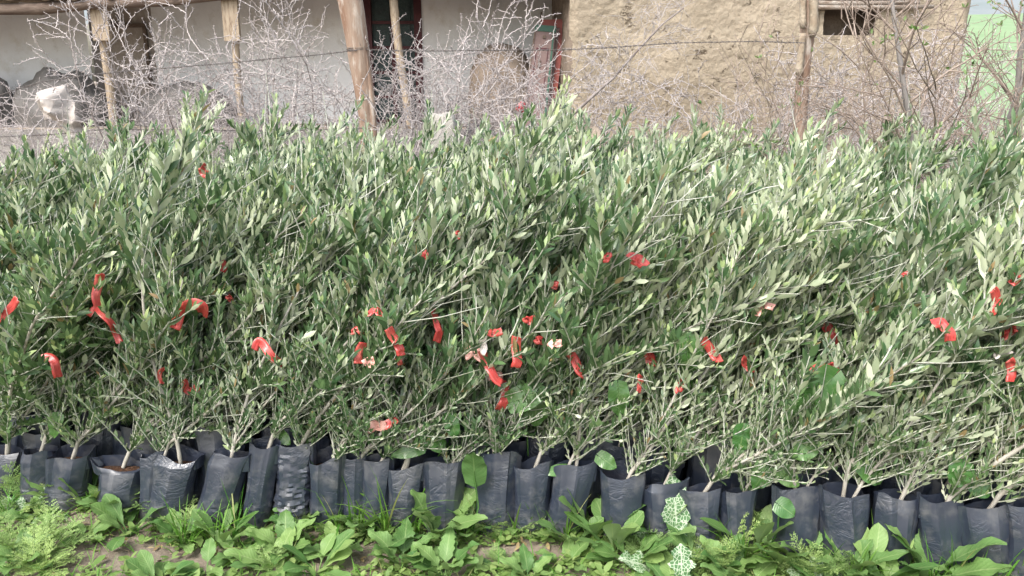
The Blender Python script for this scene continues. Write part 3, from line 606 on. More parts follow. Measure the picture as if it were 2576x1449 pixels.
for (px, Yv, lb, args) in (
    (2318, 5.05, 'grey trunked bare young tree with long rising branches among the olives', (5, 2.3, .02, .030, 17, R(52), 1.25, .6)),
    (2480, 5.5, 'dark grey bare tree against the green field', (8, 2.4, .03, .028, 12, R(42), .95)),
    (2572, 5.3, 'bare tree cut off by the right edge of the photo', (9, 2.4, -.03, .03, 12, R(42), .95)),
    (2000, 4.95, 'reddish brown bare shrub fanning out in front of the peeling bark post', (14, 1.5, .05, .014, 9, R(38), .95, .6)),
    (2120, 5.1, 'bare shrub with thin upright shoots between the peeling post and the grey bare tree', (15, 1.35, -.1, .013, 9, R(45), .8, .6)),
    (1890, 5.2, 'small bare shrub with thin shoots left of the peeling bark post', (17, 1.2, -.1, .012, 7, R(42), .7, .6)),
    (2410, 5.2, 'bare shrub with pale twisted stem right of the grey bare tree', (18, 1.5, .15, .016, 8, R(50), .9, .7))):
    Yv -= .38; args = (*args[:4], args[4] + 4, *args[5:])
    t = thing('bare_tree', lb, 'bare tree', (atY(px, 420, Yv)[0], Yv, 0), group='bare young trees on the right'); G1, G2, Gb = bare_tree(*args)
    link('trunk', G1.mesh('trunk', M_BARE2), t); link('branches', G2.mesh('branches', [M_BARE, M_WEED]), t)
# diagonal dead branch by the mud corner
G = Geo(); P = np.array([atY(x, y, 5.9) for x, y in ((1432, 296), (1470, 262), (1510, 225), (1545, 195), (1575, 160), (1620, 110), (1665, 62), (1720, 20))]); b0 = P[0].copy()
tube(G, P - b0, np.linspace(.013, .005, len(P)), 5); T_ = Geo()
t = thing('dead_branch', 'dead grey branch slanting up across the mud wall', 'branch', b0); link('limb', G.mesh('limb', M_THORN2), t)
for k in range(1, 8): pass
_g = thorn_shrub(77, .5, .9, 3, .7)
for k in range(2, 8): link('side_twigs', _g[1], t, P[k] - b0, (rng.uniform(-.5, .5), .7, k * 1.3), .42)

# ------------------------------------------------------------------ olive saplings
def olive(seed, Lm=1.25, lean=(.8, .12), sparse=False, path=None, nst=None, dens=1., big=1.):
    """returns (stem mesh, foliage mesh); origin at the ground under the bag centre, stem leaves the soil at z .25"""
    g = np.random.default_rng(seed); Gs = Geo(); Gl = Geo(); LP = []; LD = []; LN = []; LL = []; LT = []
    up = np.array([0, 0, 1.])
    def put(P, T, t0, t1, step, lsize, young=True):
        s = np.concatenate([[0], np.cumsum(np.linalg.norm(np.diff(P, axis=0), axis=1))]); L = s[-1]
        k = np.arange(t0 * L, t1 * L, step); a = g.uniform(0, 3.14)
        for i, x in enumerate(k):
            p = np.array([np.interp(x, s, P[:, c]) for c in range(3)]); j = min(len(T) - 1, int(np.searchsorted(s, x))); t = T[j]
            ref = nrm(np.cross(t, [.3, .2, .9])); bb = np.cross(t, ref); a += 1.57 + g.normal() * .3
            for sg in (0, math.pi):
                if g.random() > dens: continue
                o = ref * math.cos(a + sg) + bb * math.sin(a + sg); q = x / L
                ang = g.uniform(.45, .95) * (1 - .45 * (q > .93)); d = nrm(t * math.cos(ang) + o * math.sin(ang) + up * g.uniform(.3, 1.05) + g.normal(size=3) * .09)
                nn = t - (t @ d) * d + g.normal(size=3) * .22; sz = lsize * g.uniform(.7, 1.15) * (1 - .5 * max(0, (q - .8) / .2))
                LP.append(p); LD.append(d); LN.append(nn); LL.append(sz); LT.append(g.random() * .99 + (1.0 if (young and q > .9 and g.random() < .5) or g.random() < .015 else 0) + (2.0 if g.random() < (.008 if young else .05) else 0))
    def shoot(p, d, L, r, lvl, lsize):
        st = .03; n = max(4, int(L / st)); d = nrm(d); c = p.copy(); P = [c.copy()]; bend = g.normal(size=3) * .012
        for i in range(n): d = nrm(d + g.normal(size=3) * .03 + bend + up * (.018 + .02 * i / n)); c = c + d * st; P.append(c.copy())
        P = np.array(P); T = nrm(np.gradient(P, axis=0)); tube(Gs, P, np.linspace(r, .0015, len(P)), 4 if lvl < 2 else 3, m=1)
        put(P, T, .06, 1.0, .020, lsize)
        if lvl < 2 and L > .2:
            for i in range(3, len(P) - 2):
                if g.random() < .15:
                    o = g.normal(size=3); o = nrm(o - (o @ T[i]) * T[i]); shoot(P[i], T[i] + o * .8 + up * .15, L * g.uniform(.22, .5), r * .55, lvl + 1, lsize * .88)
    nst = nst or g.choice([2, 2, 3, 3, 4])
    for s_ in range(nst):
        if path is not None and s_ == 0:
            Q = np.array(path); k = np.linspace(0, len(Q) - 1, 34); P = np.stack([np.interp(k, range(len(Q)), Q[:, c]) for c in range(3)], -1)
            for _ in range(6): P[1:-1] = .25 * P[:-2] + .5 * P[1:-1] + .25 * P[2:]
        else:
            d = nrm(np.array([lean[0] + g.normal() * .14 + (g.choice([-.3, -.15, .25, .4]) if s_ else 0), lean[1] + g.normal() * .16, 1.])); c = np.array([0, 0, .22]); P = [c.copy()]; n = int(Lm * g.uniform(.8, 1.05) / .04 * (1 if s_ == 0 else .8))
            if nst > 1:
                for i in range(3): c = c + nrm(np.array([lean[0] * .5, 0, 1.])) * .03; P.append(c.copy())
            bend = g.normal(size=3) * .008
            for i in range(n): d = nrm(d + g.normal(size=3) * .028 + bend + up * (.004 + .012 * i / n) + np.array([.012, 0, 0]) * (i < n / 2)); c = c + d * .04; P.append(c.copy())
            P = np.array(P)
        T = nrm(np.gradient(P, axis=0)); n = len(P); r0 = g.uniform(.0066, .0092) * (1 if s_ == 0 else .7)
        tube(Gs, P, np.linspace(r0, .0026, n) * (1 + .05 * g.normal(size=n)), 6)
        put(P, T, .42, 1., .022, .066 * big)
        put(P, T, .08, .42, .046, .042 * big, False)
        for i in range(3, n - 2, 2):
            o = g.normal(size=3); o = nrm(o - (o @ T[i]) * T[i]); e_ = P[i] + nrm(T[i] * 1.1 + o * .7) * g.uniform(.1, .3); tube(Gs, [P[i], (P[i] + e_) / 2 + g.normal(size=3) * .006, e_], [.0022, .0019, .0012], 3, m=1)
        for i in range(2, n - 2):
            q = i / n; pr = .47 if q > .3 else .95
            if g.random() < pr:
                o = g.normal(size=3); o = nrm(o - (o @ T[i]) * T[i])
                if q < .3 and g.random() < .6: shoot(P[i], T[i] * .8 - o * .8 + up * .25, g.uniform(.1, .3), .0019, 1, g.uniform(.024, .038))
                if q < .3: shoot(P[i], T[i] * .75 + o * .85 + up * .2, g.uniform(.12, .36), .0021, 1, g.uniform(.026, .042))
                else:
                    L = g.uniform(.16, .55) * (1.15 - .75 * q)
                    shoot(P[i], T[i] * 1.15 + o * .55 + up * .12, L, .0037, 0, g.uniform(.048, .068) * big)
                    if g.random() < .5: shoot(P[i], T[i] * 1.1 - o * .62 + up * .1, L * g.uniform(.5, 1), .0026, 0, g.uniform(.052, .072) * big)
    LP, LD, LN, LL, LT = map(np.array, (LP, LD, LN, LL, LT)); W = LL * g.uniform(.22, .31, len(LL)); W = np.where(LL < .036, LL * .36, W)
    leaves(Gl, LP, LD, LN, LL, W, g.uniform(.1, .5, len(LL)), g.uniform(-.05, .22, len(LL)), LT)
    return Gs.mesh('stem', [M_STEM, M_TWIG]), Gl.mesh('foliage', M_OLIVE)

def bag(seed, H=.28, r=.068, shift=(0, 0), slump=0., wrinkle=1., flat=.5):
    g = np.random.default_rng(seed); nz, ns = 34, 56; G = Geo(); V = []; a = np.linspace(0, 2 * np.pi, ns, endpoint=False)
    folds = np.concatenate([g.uniform(3.4, 6.0, 3), g.uniform(0, 6.28, 3)]); fd = g.uniform(.045, .10, 6); sq = g.uniform(1.02, 1.14); rot = g.uniform(-.3, .3); seed_ = float(seed % 97)
    ta, tb_ = g.uniform(0, 6.28), g.uniform(.4, 1)
    cor = np.sort((np.arange(8) + g.uniform(-.32, .32, 8)) * 6.2832 / 8); cr = g.uniform(.96, 1.05, 8); m_ = (a[:, None] - cor[None]) % 6.2832
    lo = m_.argmin(1); hi = (lo + 1) % 8; spn = (cor[hi] - cor[lo]) % 6.2832; xx = m_.min(1)
    facet = cr[lo] * cr[hi] * np.sin(spn) / (cr[lo] * np.sin(xx) + cr[hi] * np.sin(spn - xx))
    for k in range(nz + 1):
        z = k / nz; rad = r * (.93 + .10 * min(1, z * 4)) * (1 - .04 * z)
        e = 2. + 2.2 * max(0, z - .55) / .45; ca, sa = np.cos(a + rot), np.sin(a + rot)
        sup = (np.abs(ca) ** e + np.abs(sa) ** e) ** (-1 / e); rr = rad * (.35 + .65 * sup) if True else rad
        f = np.zeros(ns)
        for fa, dd in zip(folds, fd): da = (a - fa + 3.14) % 6.28 - 3.14; f += dd * np.exp(-(da / .09) ** 2) * (.25 + .75 * z) - dd * .5 * np.exp(-((da - .2) / .12) ** 2) * z
        rr = rr * (1 + f * .6); fk = .15 + .85 * min(1, max(0, (z - .2) / .4)); rr = rr * (1 + (facet - 1) * fk)
        wr = np.array([mnoise.noise((math.cos(t) * 1.6 + seed_, math.sin(t) * 1.6, z * 17 * wrinkle)) for t in a]); wr2 = np.array([mnoise.noise((math.cos(t) * 3 + seed_, math.sin(t) * 3, z * 38)) for t in a])
        amp = (.04 * math.exp(-((z - .25) / .16) ** 2) + .007 + (.04 if wrinkle > 1.5 else 0)) * wrinkle; rr = rr * (1 + amp * (1 - 2 * np.abs(wr)) + amp * .4 * wr2)
        open_ = max(0, z - .82) / .18; rr = rr * (1 + .06 * open_ * np.sin(2 * a + ta) - slump * open_ * .4 * np.cos(a - ta))
        zz = z * H + (z ** 6) * H * (.05 * np.sin(a * 1 + ta) + .03 * np.sin(3 * a + tb_ * 5)) - slump * open_ * H * .13 * (1 + np.cos(a - ta))
        fl = 1 - (1 - flat) * max(0, (z - .45) / .55) ** 1.3; V.append(np.stack([rr * ca * (sq + (1 - fl) * .3) + shift[0] * z, rr * sa * fl + shift[1] * z - r * (1 - fl) * .25, zz], -1))
    top = V[-1]; c = np.array([top[:, 0].mean(), top[:, 1].mean(), 0])
    inn = top * 1; inn[:, :2] = c[:2] + (top[:, :2] - c[:2]) * .985; V.append(inn)
    low = inn.copy(); low[:, 2] = H * .76; low[:, :2] = c[:2] + (inn[:, :2] - c[:2]) * .93; V.append(low)
    n = len(V); i = np.arange(n - 1)[:, None] * ns; j = np.arange(ns)[None]; q = np.stack([i + j, i + (j + 1) % ns, i + (j + 1) % ns + ns, i + j + ns], -1).reshape(-1, 4)
    G.add(np.array(V), [(0, b + 1, b) for b in range(1, ns - 1)], q)
    Gs = Geo(); rings = [low * 1.0]; rings[0][:, 2] = H * .78
    for f in (.7, .4, .12): rr_ = low.copy(); rr_[:, :2] = c[:2] * .97 + (low[:, :2] - c[:2]) * f; rr_[:, 2] = H * .78 + .006 + .006 * np.array([mnoise.noise((x * 60, y * 60, seed_)) for x, y, _ in rr_]); rings.append(rr_)
    i = np.arange(3)[:, None] * ns; q = np.stack([i + j, i + (j + 1) % ns, i + (j + 1) % ns + ns, i + j + ns], -1).reshape(-1, 4)
    Gs.add(np.array(rings), [(3 * ns, 3 * ns + b, 3 * ns + b + 1) for b in range(1, ns - 1)], q)
    bm_ = G.mesh('nursery_bag', M_BAG); bm_.set_sharp_from_angle(angle=R(17))
    return bm_, Gs.mesh('soil', M_SOIL)

def row_base(px):
    py = np.interp(px, [-600, -200, 0, 180, 450, 570, 740, 830, 1100, 1440, 1800, 2120, 2475, 2700, 3200], [1190, 1235, 1250, 1272, 1308, 1322, 1312, 1315, 1322, 1338, 1368, 1412, 1448, 1464, 1500])
    return atZ(px, py, 0.)
OV = [olive(100 + k, rng.uniform(1.2, 1.4), (rng.uniform(.75, 1.2), rng.uniform(-.15, .3))) for k in range(12)]
OVF = [olive(200 + k, rng.uniform(1.1, 1.45), (rng.uniform(.35, 1.0), rng.uniform(-.15, .2)), dens=.9) for k in range(8)]
ZM = []
for st_, fo_ in OV:
    b_ = np.zeros(len(fo_.vertices) * 3); fo_.vertices.foreach_get('co', b_); ZM.append(float(np.quantile(b_[2::3], .998)))
print('zmax', ZM)
BV = [bag(300 + k, .28, .07, (rng.uniform(-.02, .05), 0)) for k in range(5)]
# front row: top centre px, base centre px, top y px, width px, slump, wrinkle, variant, yaw, scale, label
FR = [
 (-60, -75, 1150, 80, 0, 1, 'olive sapling in the bag cut off by the left edge'),
 (22, 12, 1158, 82, .5, 1, 'olive sapling in the slumped bag behind the weeds at the far left'),
 (100, 92, 1150, 76, .2, 1, 'olive sapling in a wide open bag second from the left edge, reddish soil showing'),
 (182, 168, 1145, 104, 0, 1, 'olive sapling in a scuffed bag with pointed left corner above the white veined leaves'),
 (310, 300, 1158, 104, .8, 1, 'olive sapling in the bag whose top has folded over, above the broad leaf clump'),
 (388, 382, 1148, 56, 0, 1, 'olive sapling in a narrow bag squeezed beside the folded one'),
 (452, 424, 1142, 92, .45, .7, 'olive sapling in the right leaning bag with dented rim and long pale bent stem'),
 (580, 538, 1140, 92, .3, 1, 'olive sapling in the strongly tilted bag with pale dusty top edge'),
 (670, 642, 1122, 66, 0, .9, 'olive sapling in the slim tall tilted bag with smooth shiny side'),
 (742, 735, 1130, 78, 0, 2.2, 'olive sapling in the bag covered in fine horizontal wrinkles'),
 (826, 826, 1150, 92, 0, .8, 'olive sapling in the bag with a brown mud smear down its front'),
 (892, 892, 1146, 58, 0, 1, 'olive sapling in a dark bag right of the mud smeared one'),
 (948, 944, 1160, 72, 0, 1, 'olive sapling in a bag standing behind long grass blades'),
 (1020, 1018, 1176, 82, .3, 1, 'olive sapling in the dull bag left of the toothed broad leaf weed'),
 (1116, 1112, 1165, 104, 0, .6, 'olive sapling in the wide smooth bag left of the big upright heart shaped leaf'),
 (1254, 1248, 1146, 98, 0, .8, 'olive sapling in the tall bag with a white scuff right of the heart shaped leaf'),
 (1340, 1334, 1172, 92, 0, .8, 'olive sapling in a plain bag under the glossy arum leaves'),
 (1448, 1416, 1172, 88, 0, .7, 'olive sapling in the tilted bag with two sharp vertical creases'),
 (1568, 1560, 1190, 104, 0, .7, 'olive sapling in the bag with a pale vertical fold line above the spoon leaved weeds'),
 (1668, 1664, 1212, 92, .6, 1, 'olive sapling in the bag with a crumpled collar behind the milk thistle'),
 (1768, 1764, 1228, 96, .3, 1, 'olive sapling in the dusty bag right of the milk thistle'),
 (1858, 1852, 1238, 84, .2, 1, 'olive sapling in a dark bag with dead leaves lying on its soil'),
 (2006, 1998, 1232, 108, 0, .8, 'olive sapling in the bag half hidden by bright rounded leaves'),
 (2122, 2122, 1240, 114, 0, .4, 'olive sapling in the broad flat fronted bag with slate blue sheen'),
 (2262, 2232, 1250, 104, .15, .6, 'olive sapling in the tilted bag with one long bright highlight'),
 (2366, 2362, 1262, 106, 0, .6, 'olive sapling in the bag behind the large curved dock leaf'),
 (2476, 2470, 1278, 114, 0, .5, 'olive sapling in the widest bag near the right edge'),
 (2582, 2560, 1258, 108, 0, .8, 'olive sapling in the bag cut by the right edge of the photo'),
 (2690, 2690, 1290, 112, 0, .8, 'olive sapling in a bag just beyond the right edge'),
]
SHORT = ['bag cut off by the left edge', 'slumped bag at the far left', 'wide open bag near the left edge', 'scuffed bag with pointed corner', 'folded over bag', 'narrow squeezed bag', 'leaning bag with dented rim', 'strongly tilted dusty bag', 'slim tall tilted bag', 'finely wrinkled bag', 'mud smeared bag', 'dark bag beside the smeared one', 'bag behind long grass', 'dull bag', 'wide smooth bag', 'tall bag with white scuff', 'plain bag under the arum leaves', 'sharply creased bag', 'bag with pale vertical fold', 'bag with crumpled collar', 'dusty bag right of the thistle', 'bag with dead leaves on top', 'bag half hidden by rounded leaves', 'broad slate blue bag', 'tilted bag with bright highlight', 'bag behind the curved dock leaf', 'widest bag', 'bag cut by the right edge', 'bag beyond the right edge']
used = {}
def near_label(x, fmt):
    k = int(np.argmin([abs(q[0] - x) for q in front_xy])); rx = x - front_xy[k][0]; n = used.get((fmt, k), 0); used[(fmt, k)] = n + 1
    return fmt.format(('' if n == 0 else ('second ' if n == 1 else 'third ')), SHORT[k]).replace('olive sapling directly behind', 'sapling directly behind')
front_xy = []
def rel(px, py, Yv, o): return atY(px, py, Yv) - o
for k, (tx, bx, ty, wd, sl, wrk, lb) in enumerate(FR):
    b = row_base(bx); dep = b[1] * cP + (CAM_Z - .14) * sP; r = wd / S * dep / F / 2 * .97
    tz = atY(tx, ty, b[1] + .0)[2]; H = min(.34, max(.22, tz + .012)); top = atY(tx, ty, b[1])
    front_xy.append(b[:2].copy()); sh = (float(np.clip(top[0] - b[0], -.05, .09)), .01)
    t = thing('olive_sapling', lb, 'olive sapling', (b[0], b[1], 0), group='olive saplings in the front row of bags')
    bm, sm = bag(400 + k, H, r, sh, sl, wrk, .85 if k in (2, 10, 3) else float(rng.uniform(.4, .6))); link('nursery_bag', bm, t); link('soil', sm, t)
    if k == 6:    # long pale bent stem
        pth = [np.array([sh[0], 0, .22])] + [rel(x, y, b[1] + dy, b) for x, y, dy in ((445, 1100, -.0), (420, 1020, .01), (372, 880, .02), (356, 740, .04), (357, 620, .07), (385, 560, .10), (408, 505, .13), (440, 460, .17), (468, 415, .2))]
        ms, mf = olive(911, path=pth, nst=2, dens=.8, big=1.25); yaw = 0; sc = 1; off = (0, 0, 0)
    elif k == 15:
        pth = [np.array([sh[0], 0, .22])] + [rel(x, y, b[1] + dy, b) for x, y, dy in ((1230, 1060, 0), (1222, 960, .0), (1228, 840, .02), (1215, 740, .03), (1250, 620, .05), (1290, 520, .08), (1330, 430, .12))]
        ms, mf = olive(912, path=pth, nst=3, lean=(.1, 0), dens=.9, big=1.15); off = (0, 0, 0); yaw = 0; sc = 1
    elif k == 17:
        pth = [np.array([sh[0], 0, .22])] + [rel(x, y, b[1] + dy, b) for x, y, dy in ((1456, 1120, 0), (1462, 1020, 0), (1472, 930, .01), (1500, 860, .02), (1560, 790, .04), (1625, 700, .08), (1660, 600, .12), (1700, 520, .16))]
        ms, mf = olive(913, path=pth, nst=2, dens=.85, big=1.1); off = (0, 0, 0); yaw = 0; sc = 1
    elif k == 13:
        pth = [np.array([sh[0], 0, .22])] + [rel(x, y, b[1] + dy, b) for x, y, dy in ((1040, 1100, 0), (1020, 1000, 0), (1100, 900, .02), (1180, 800, .05), (1290, 700, .1), (1400, 610, .15))]
        ms, mf = olive(914, path=pth, nst=2, dens=.85); off = (0, 0, 0); yaw = 0; sc = 1
    elif k == 22:
        pth = [np.array([sh[0], 0, .22])] + [rel(x, y, b[1] + dy, b) for x, y, dy in ((1985, 1150, 0), (2040, 1090, 0), (2130, 1000, .0), (2230, 930, .02), (2330, 850, .05), (2440, 760, .09), (2560, 650, .14))]
        ms, mf = olive(915, path=pth, nst=2, lean=(1., 0), dens=.85); off = (0, 0, 0); yaw = 0; sc = 1
    elif k == 23:
        pth = [np.array([sh[0], 0, .22])] + [rel(x, y, b[1] + dy, b) for x, y, dy in ((2132, 1170, 0), (2175, 1120, 0), (2270, 1050, .0), (2400, 960, .02), (2520, 880, .05), (2640, 800, .09))]
        ms, mf = olive(916, path=pth, nst=3, lean=(.8, 0), dens=.85); off = (0, 0, 0); yaw = 0; sc = 1
    elif k == 24:
        pth = [np.array([sh[0], 0, .22])] + [rel(x, y, b[1] + dy, b) for x, y, dy in ((2300, 1180, 0), (2330, 1120, 0), (2420, 1040, .0), (2530, 930, .02), (2640, 800, .05))]
        ms, mf = olive(917, path=pth, nst=2, lean=(1., 0), dens=.85); off = (0, 0, 0); yaw = 0; sc = 1
    else:
        ms, mf = OVF[k % 8]; yaw = rng.uniform(-.45, .35); sc = rng.uniform(.88, 1.05); off = (sh[0] * .9, 0, (H - .28) * .8)
    for nm, me in (('stem', ms), ('foliage', mf)):
        link(nm, me, t, off, (0, 0, yaw), sc)
# rows behind
LB = 'olive sapling crowded in the rows behind the front line of black bags'; GRP = 'olive saplings massed behind the front row'
fx = np.array([f[0] for f in front_xy]); fy = np.array([f[1] for f in front_xy]); o_ = np.argsort(fx); fx = fx[o_]; fy = fy[o_]
protos = []
for k in range(9):
    pass
count = 0
def back_sap(x, y, first={}):
    global count
    k = count % 12; yaw = rng.uniform(-.5, .45) if rng.random() < .93 else rng.uniform(-.9, .9); sc = float(np.clip((1.27 + .07 * min(1, max(0, y - 3.4)) + (.06 * max(0, 1 - abs(x + .6) / .6)) + rng.uniform(-.1, .07) + (.16 if rng.random() < .1 else 0)) / ZM[k], .82, 1.25))
    if k in first: t = dup(first[k], (x, y, 0), (0, 0, yaw), sc, LB)
    else:
        t = thing('olive_sapling', LB, 'olive sapling', (x, y, 0), (0, 0, yaw), GRP, sc); first[k] = t
        link('nursery_bag', BV[k % 5][0], t); link('soil', BV[k % 5][1], t); link('stem', OV[k][0], t); link('foliage', OV[k][1], t)
    count += 1; return t
rows = [(.15, .15), (.30, .17), (.47, .2), (.68, .23), (.91, .26), (1.16, .28), (1.43, .29), (1.71, .29), (1.99, .29), (2.26, .29)]
for dy, sp in rows:
    x = -(.66 * (2.7 + dy)) - (.85 if dy > .3 else .5) + rng.uniform(0, sp)
    while x < .64 * (2.5 + dy) + .25:
        y = np.interp(x, fx, fy) if fx[0] < x < fx[-1] else (fy[0] + (fx[0] - x) * .2 if x < fx[0] else fy[-1])
        ymax = 4.72
        yy = y + dy + rng.uniform(-.05, .05)
        if yy < ymax:
            t = back_sap(x + rng.uniform(-.04, .04), yy)
            colx = (t.location.x + .42) / ((t.location.y + .05) * cP + (CAM_Z - .95) * sP); fk = int(np.argmin([abs((q[0] + .03) / (q[1] * cP + (CAM_Z - .14) * sP) - colx) for q in front_xy])); rown = ('second', 'third', 'fourth', 'fifth', 'sixth', 'seventh', 'eighth', 'ninth', 'tenth', 'last')[[r_[0] for r_ in rows].index(dy)]
            un = used.get((rown, fk), 0); used[(rown, fk)] = un + 1; t['label'] = (rown + ' row sapling, crown ' + ('above the ', 'right of the ', 'right above the ')[min(un, 2)] + SHORT[fk])
            if dy < .2 and -1.9 < x < 1.9: t['label'] = near_label(t.location.x, '{}olive sapling directly behind the {}')
        x += sp
print('back saplings', count)

# ------------------------------------------------------------------ weeds
def ground_at(px, py): return atZ(px, py, 0.)
def rosette(seed, n, L, W, prof, up=(.5, 1.2), bend=.8, tooth=0., wave=.12, pet=.25, mat=M_WEED, name='leaf', fold=.2, nu=16):
    g = np.random.default_rng(seed); out = []
    for k in range(n):
        G = Geo(); a = k * 2.4 + g.uniform(-.3, .3); e = g.uniform(*up); d = [math.cos(a) * math.cos(e), math.sin(a) * math.cos(e), math.sin(e)]
        big_leaf(G, [math.cos(a) * .006, math.sin(a) * .006, 0], d, L * g.uniform(.65, 1.1), W * g.uniform(.75, 1.1), prof, bend * g.uniform(.5, 1.3), fold, wave, tooth, 0, pet, nu, g.random(), roll=g.uniform(-.3, .3))
        out.append(G.mesh(name, mat))
    return out
def put_plant(name, label, cat, loc, meshes, group=None, yaw=0, sc=1., part='leaf'):
    t = thing(name, label, cat, loc, (0, 0, yaw), group, sc)
    for me in meshes: link(part, me, t)
    return t
BR = [rosette(500 + k, n, L, W, pr, up, bd, th, wv) for k, (n, L, W, pr, up, bd, th, wv) in enumerate((
    (10, .16, .055, P_OV, (.7, 1.4), .8, .10, .10), (9, .13, .045, P_SPOON, (.5, 1.25), .7, .03, .06), (11, .13, .05, P_OV, (.5, 1.3), .9, .14, .12),
    (7, .17, .05, P_SPOON, (.8, 1.35), .5, .0, .05), (7, .10, .038, P_OV, (.3, .9), .7, .08, .1)))]
WD = [  # px, py base, variant, yaw, scale, label
 (160, 1270, 0, 0, .95, 'broad leaved weed clump growing below the scuffed bag with pointed corner'),
 (225, 1290, 3, 1, .9, 'upright narrow leaved weed left of the folded bag'),
 (290, 1300, 2, 2, 1.0, 'broad leaved weed with notched leaves under the folded over bag'),
 (350, 1285, 0, 3, .9, 'weed clump with one tall serrated leaf left of the right leaning bag'),
 (325, 1345, 1, 2.2, 1.0, 'flat star shaped rosette with spoon leaves on the edge of the bare soil'),
 (90, 1310, 4, 1, 1.1, 'small rosette at the far left among feathery leaves'),
 (215, 1360, 4, 4, .8, 'little drooping leaved weed on the left soil'),
 (455, 1365, 2, .3, .8, 'leafy weed at the foot of the right leaning bag'),
 (560, 1378, 3, .7, .8, 'upright weed with strap leaves in front of the strongly tilted bag'),
 (600, 1400, 4, 1.7, 1.0, 'low notched rosette right of the strap leaved weed'),
 (660, 1330, 4, 2.7, .8, 'small weed at the foot of the slim tilted bag'),
 (760, 1330, 2, 3.7, .85, 'leafy weed at the foot of the finely wrinkled bag'),
 (720, 1395, 2, 5, .95, 'pale low rosette in front of the finely wrinkled bag'),
 (690, 1435, 4, .5, 1.3, 'weed with big pale leaf at the bottom edge left of the centre'),
 (850, 1390, 4, 1.2, 1.0, 'small rosette below the mud smeared bag'),
 (910, 1345, 2, 2.6, .9, 'toothed weed in the grass left of the tall toothed rosette'),
 (1095, 1355, 0, 4.2, 1.25, 'tall toothed rosette standing in the middle of the front strip'),
 (1180, 1350, 3, 5.5, .75, 'weed with a long horizontal grey green leaf right of the tall toothed rosette'),
 (1010, 1425, 2, .9, 1.0, 'flat pale leaved weed at the bottom edge below the tall toothed rosette'),
 (1300, 1330, 4, 1.9, .9, 'small weed under the plain bag right of the heart leaf'),
 (1250, 1435, 4, 3, .8, 'tiny weed on the bare soil right of the middle'),
 (1440, 1375, 1, 3.1, 1.0, 'spoon leaved weed left in the upright clump'),
 (1490, 1365, 3, .2, 1.15, 'largest spoon leaved weed with long upright leaves'),
 (1545, 1395, 3, 2.0, 1.0, 'spoon leaved weed right in the upright clump'),
 (1420, 1430, 4, 4.4, 1.0, 'small weed below the spoon leaved clump'),
 (1590, 1425, 1, 5.2, 1.0, 'low wilted looking rosette left of the milk thistle'),
 (1660, 1360, 3, 3.3, .95, 'weed with a single tall upright leaf against the crumpled collar bag'),
 (1745, 1420, 1, 1.3, 1.0, 'weed with one long blade leaf right of the milk thistle'),
 (1900, 1400, 3, 2.3, 1.1, 'weed with rounded glossy leaves in front of the bag with dead leaves'),
 (1960, 1430, 1, 3.6, 1.3, 'broad leaved weed left of the broad slate blue bag'),
 (2020, 1425, 0, .6, .9, 'weed clump at the foot of the bag half hidden by leaves'),
 (2130, 1455, 0, 1.8, 1.0, 'light green dock clump below the broad slate blue bag'),
 (2190, 1470, 3, 4.9, 1.0, 'light green toothed weed between the slate blue and the tilted bag'),
 (2330, 1468, 0, 2.8, 1.3, 'dock weed with a large curved leaf near the right edge'),
 (2420, 1480, 2, 3.9, 1.0, 'low weed in the grass before the widest bag'),
 (60, 1425, 2, 5.1, .8, 'low pale weed at the bottom left corner'),
 (800, 1440, 1, 5.9, 1.0, 'flat rosette at the bottom edge below the mud smeared bag'),
 (1120, 1450, 2, 3.3, 1.0, 'low weed at the bottom edge right of the flat pale leaved one'),
]
WD += [(1830, 1455, 2, .4, .95, 'notched low weed at the bottom edge below the bag with dead leaves'), (1880, 1478, 4, 2.2, 1.3, 'small weed at the bottom edge left of the broad leaved one'),
 (2240, 1495, 2, 3.1, .9, 'leafy weed at the bottom edge below the tilted bag'), (2080, 1500, 1, 4.1, .9, 'spoon leaved weed at the bottom edge before the slate blue bag'), (1700, 1500, 4, 5.3, 1.2, 'tiny weed beside the pale milk thistle'), (1330, 1470, 2, 1.1, .8, 'notched weed at the bottom edge right of the middle soil patch'), (400, 1480, 1, 2.1, .8, 'single spoon leaved weed by the pebble'), (520, 1440, 4, .9, 1.0, 'small weed on the left soil before the strongly tilted bag')]
for px, py, v, yaw, sc, lb in WD:
    put_plant('broadleaf_weed', lb, 'weed', ground_at(px, py), BR[v], 'broad leaved weeds before the bags', yaw, sc * 1.25)
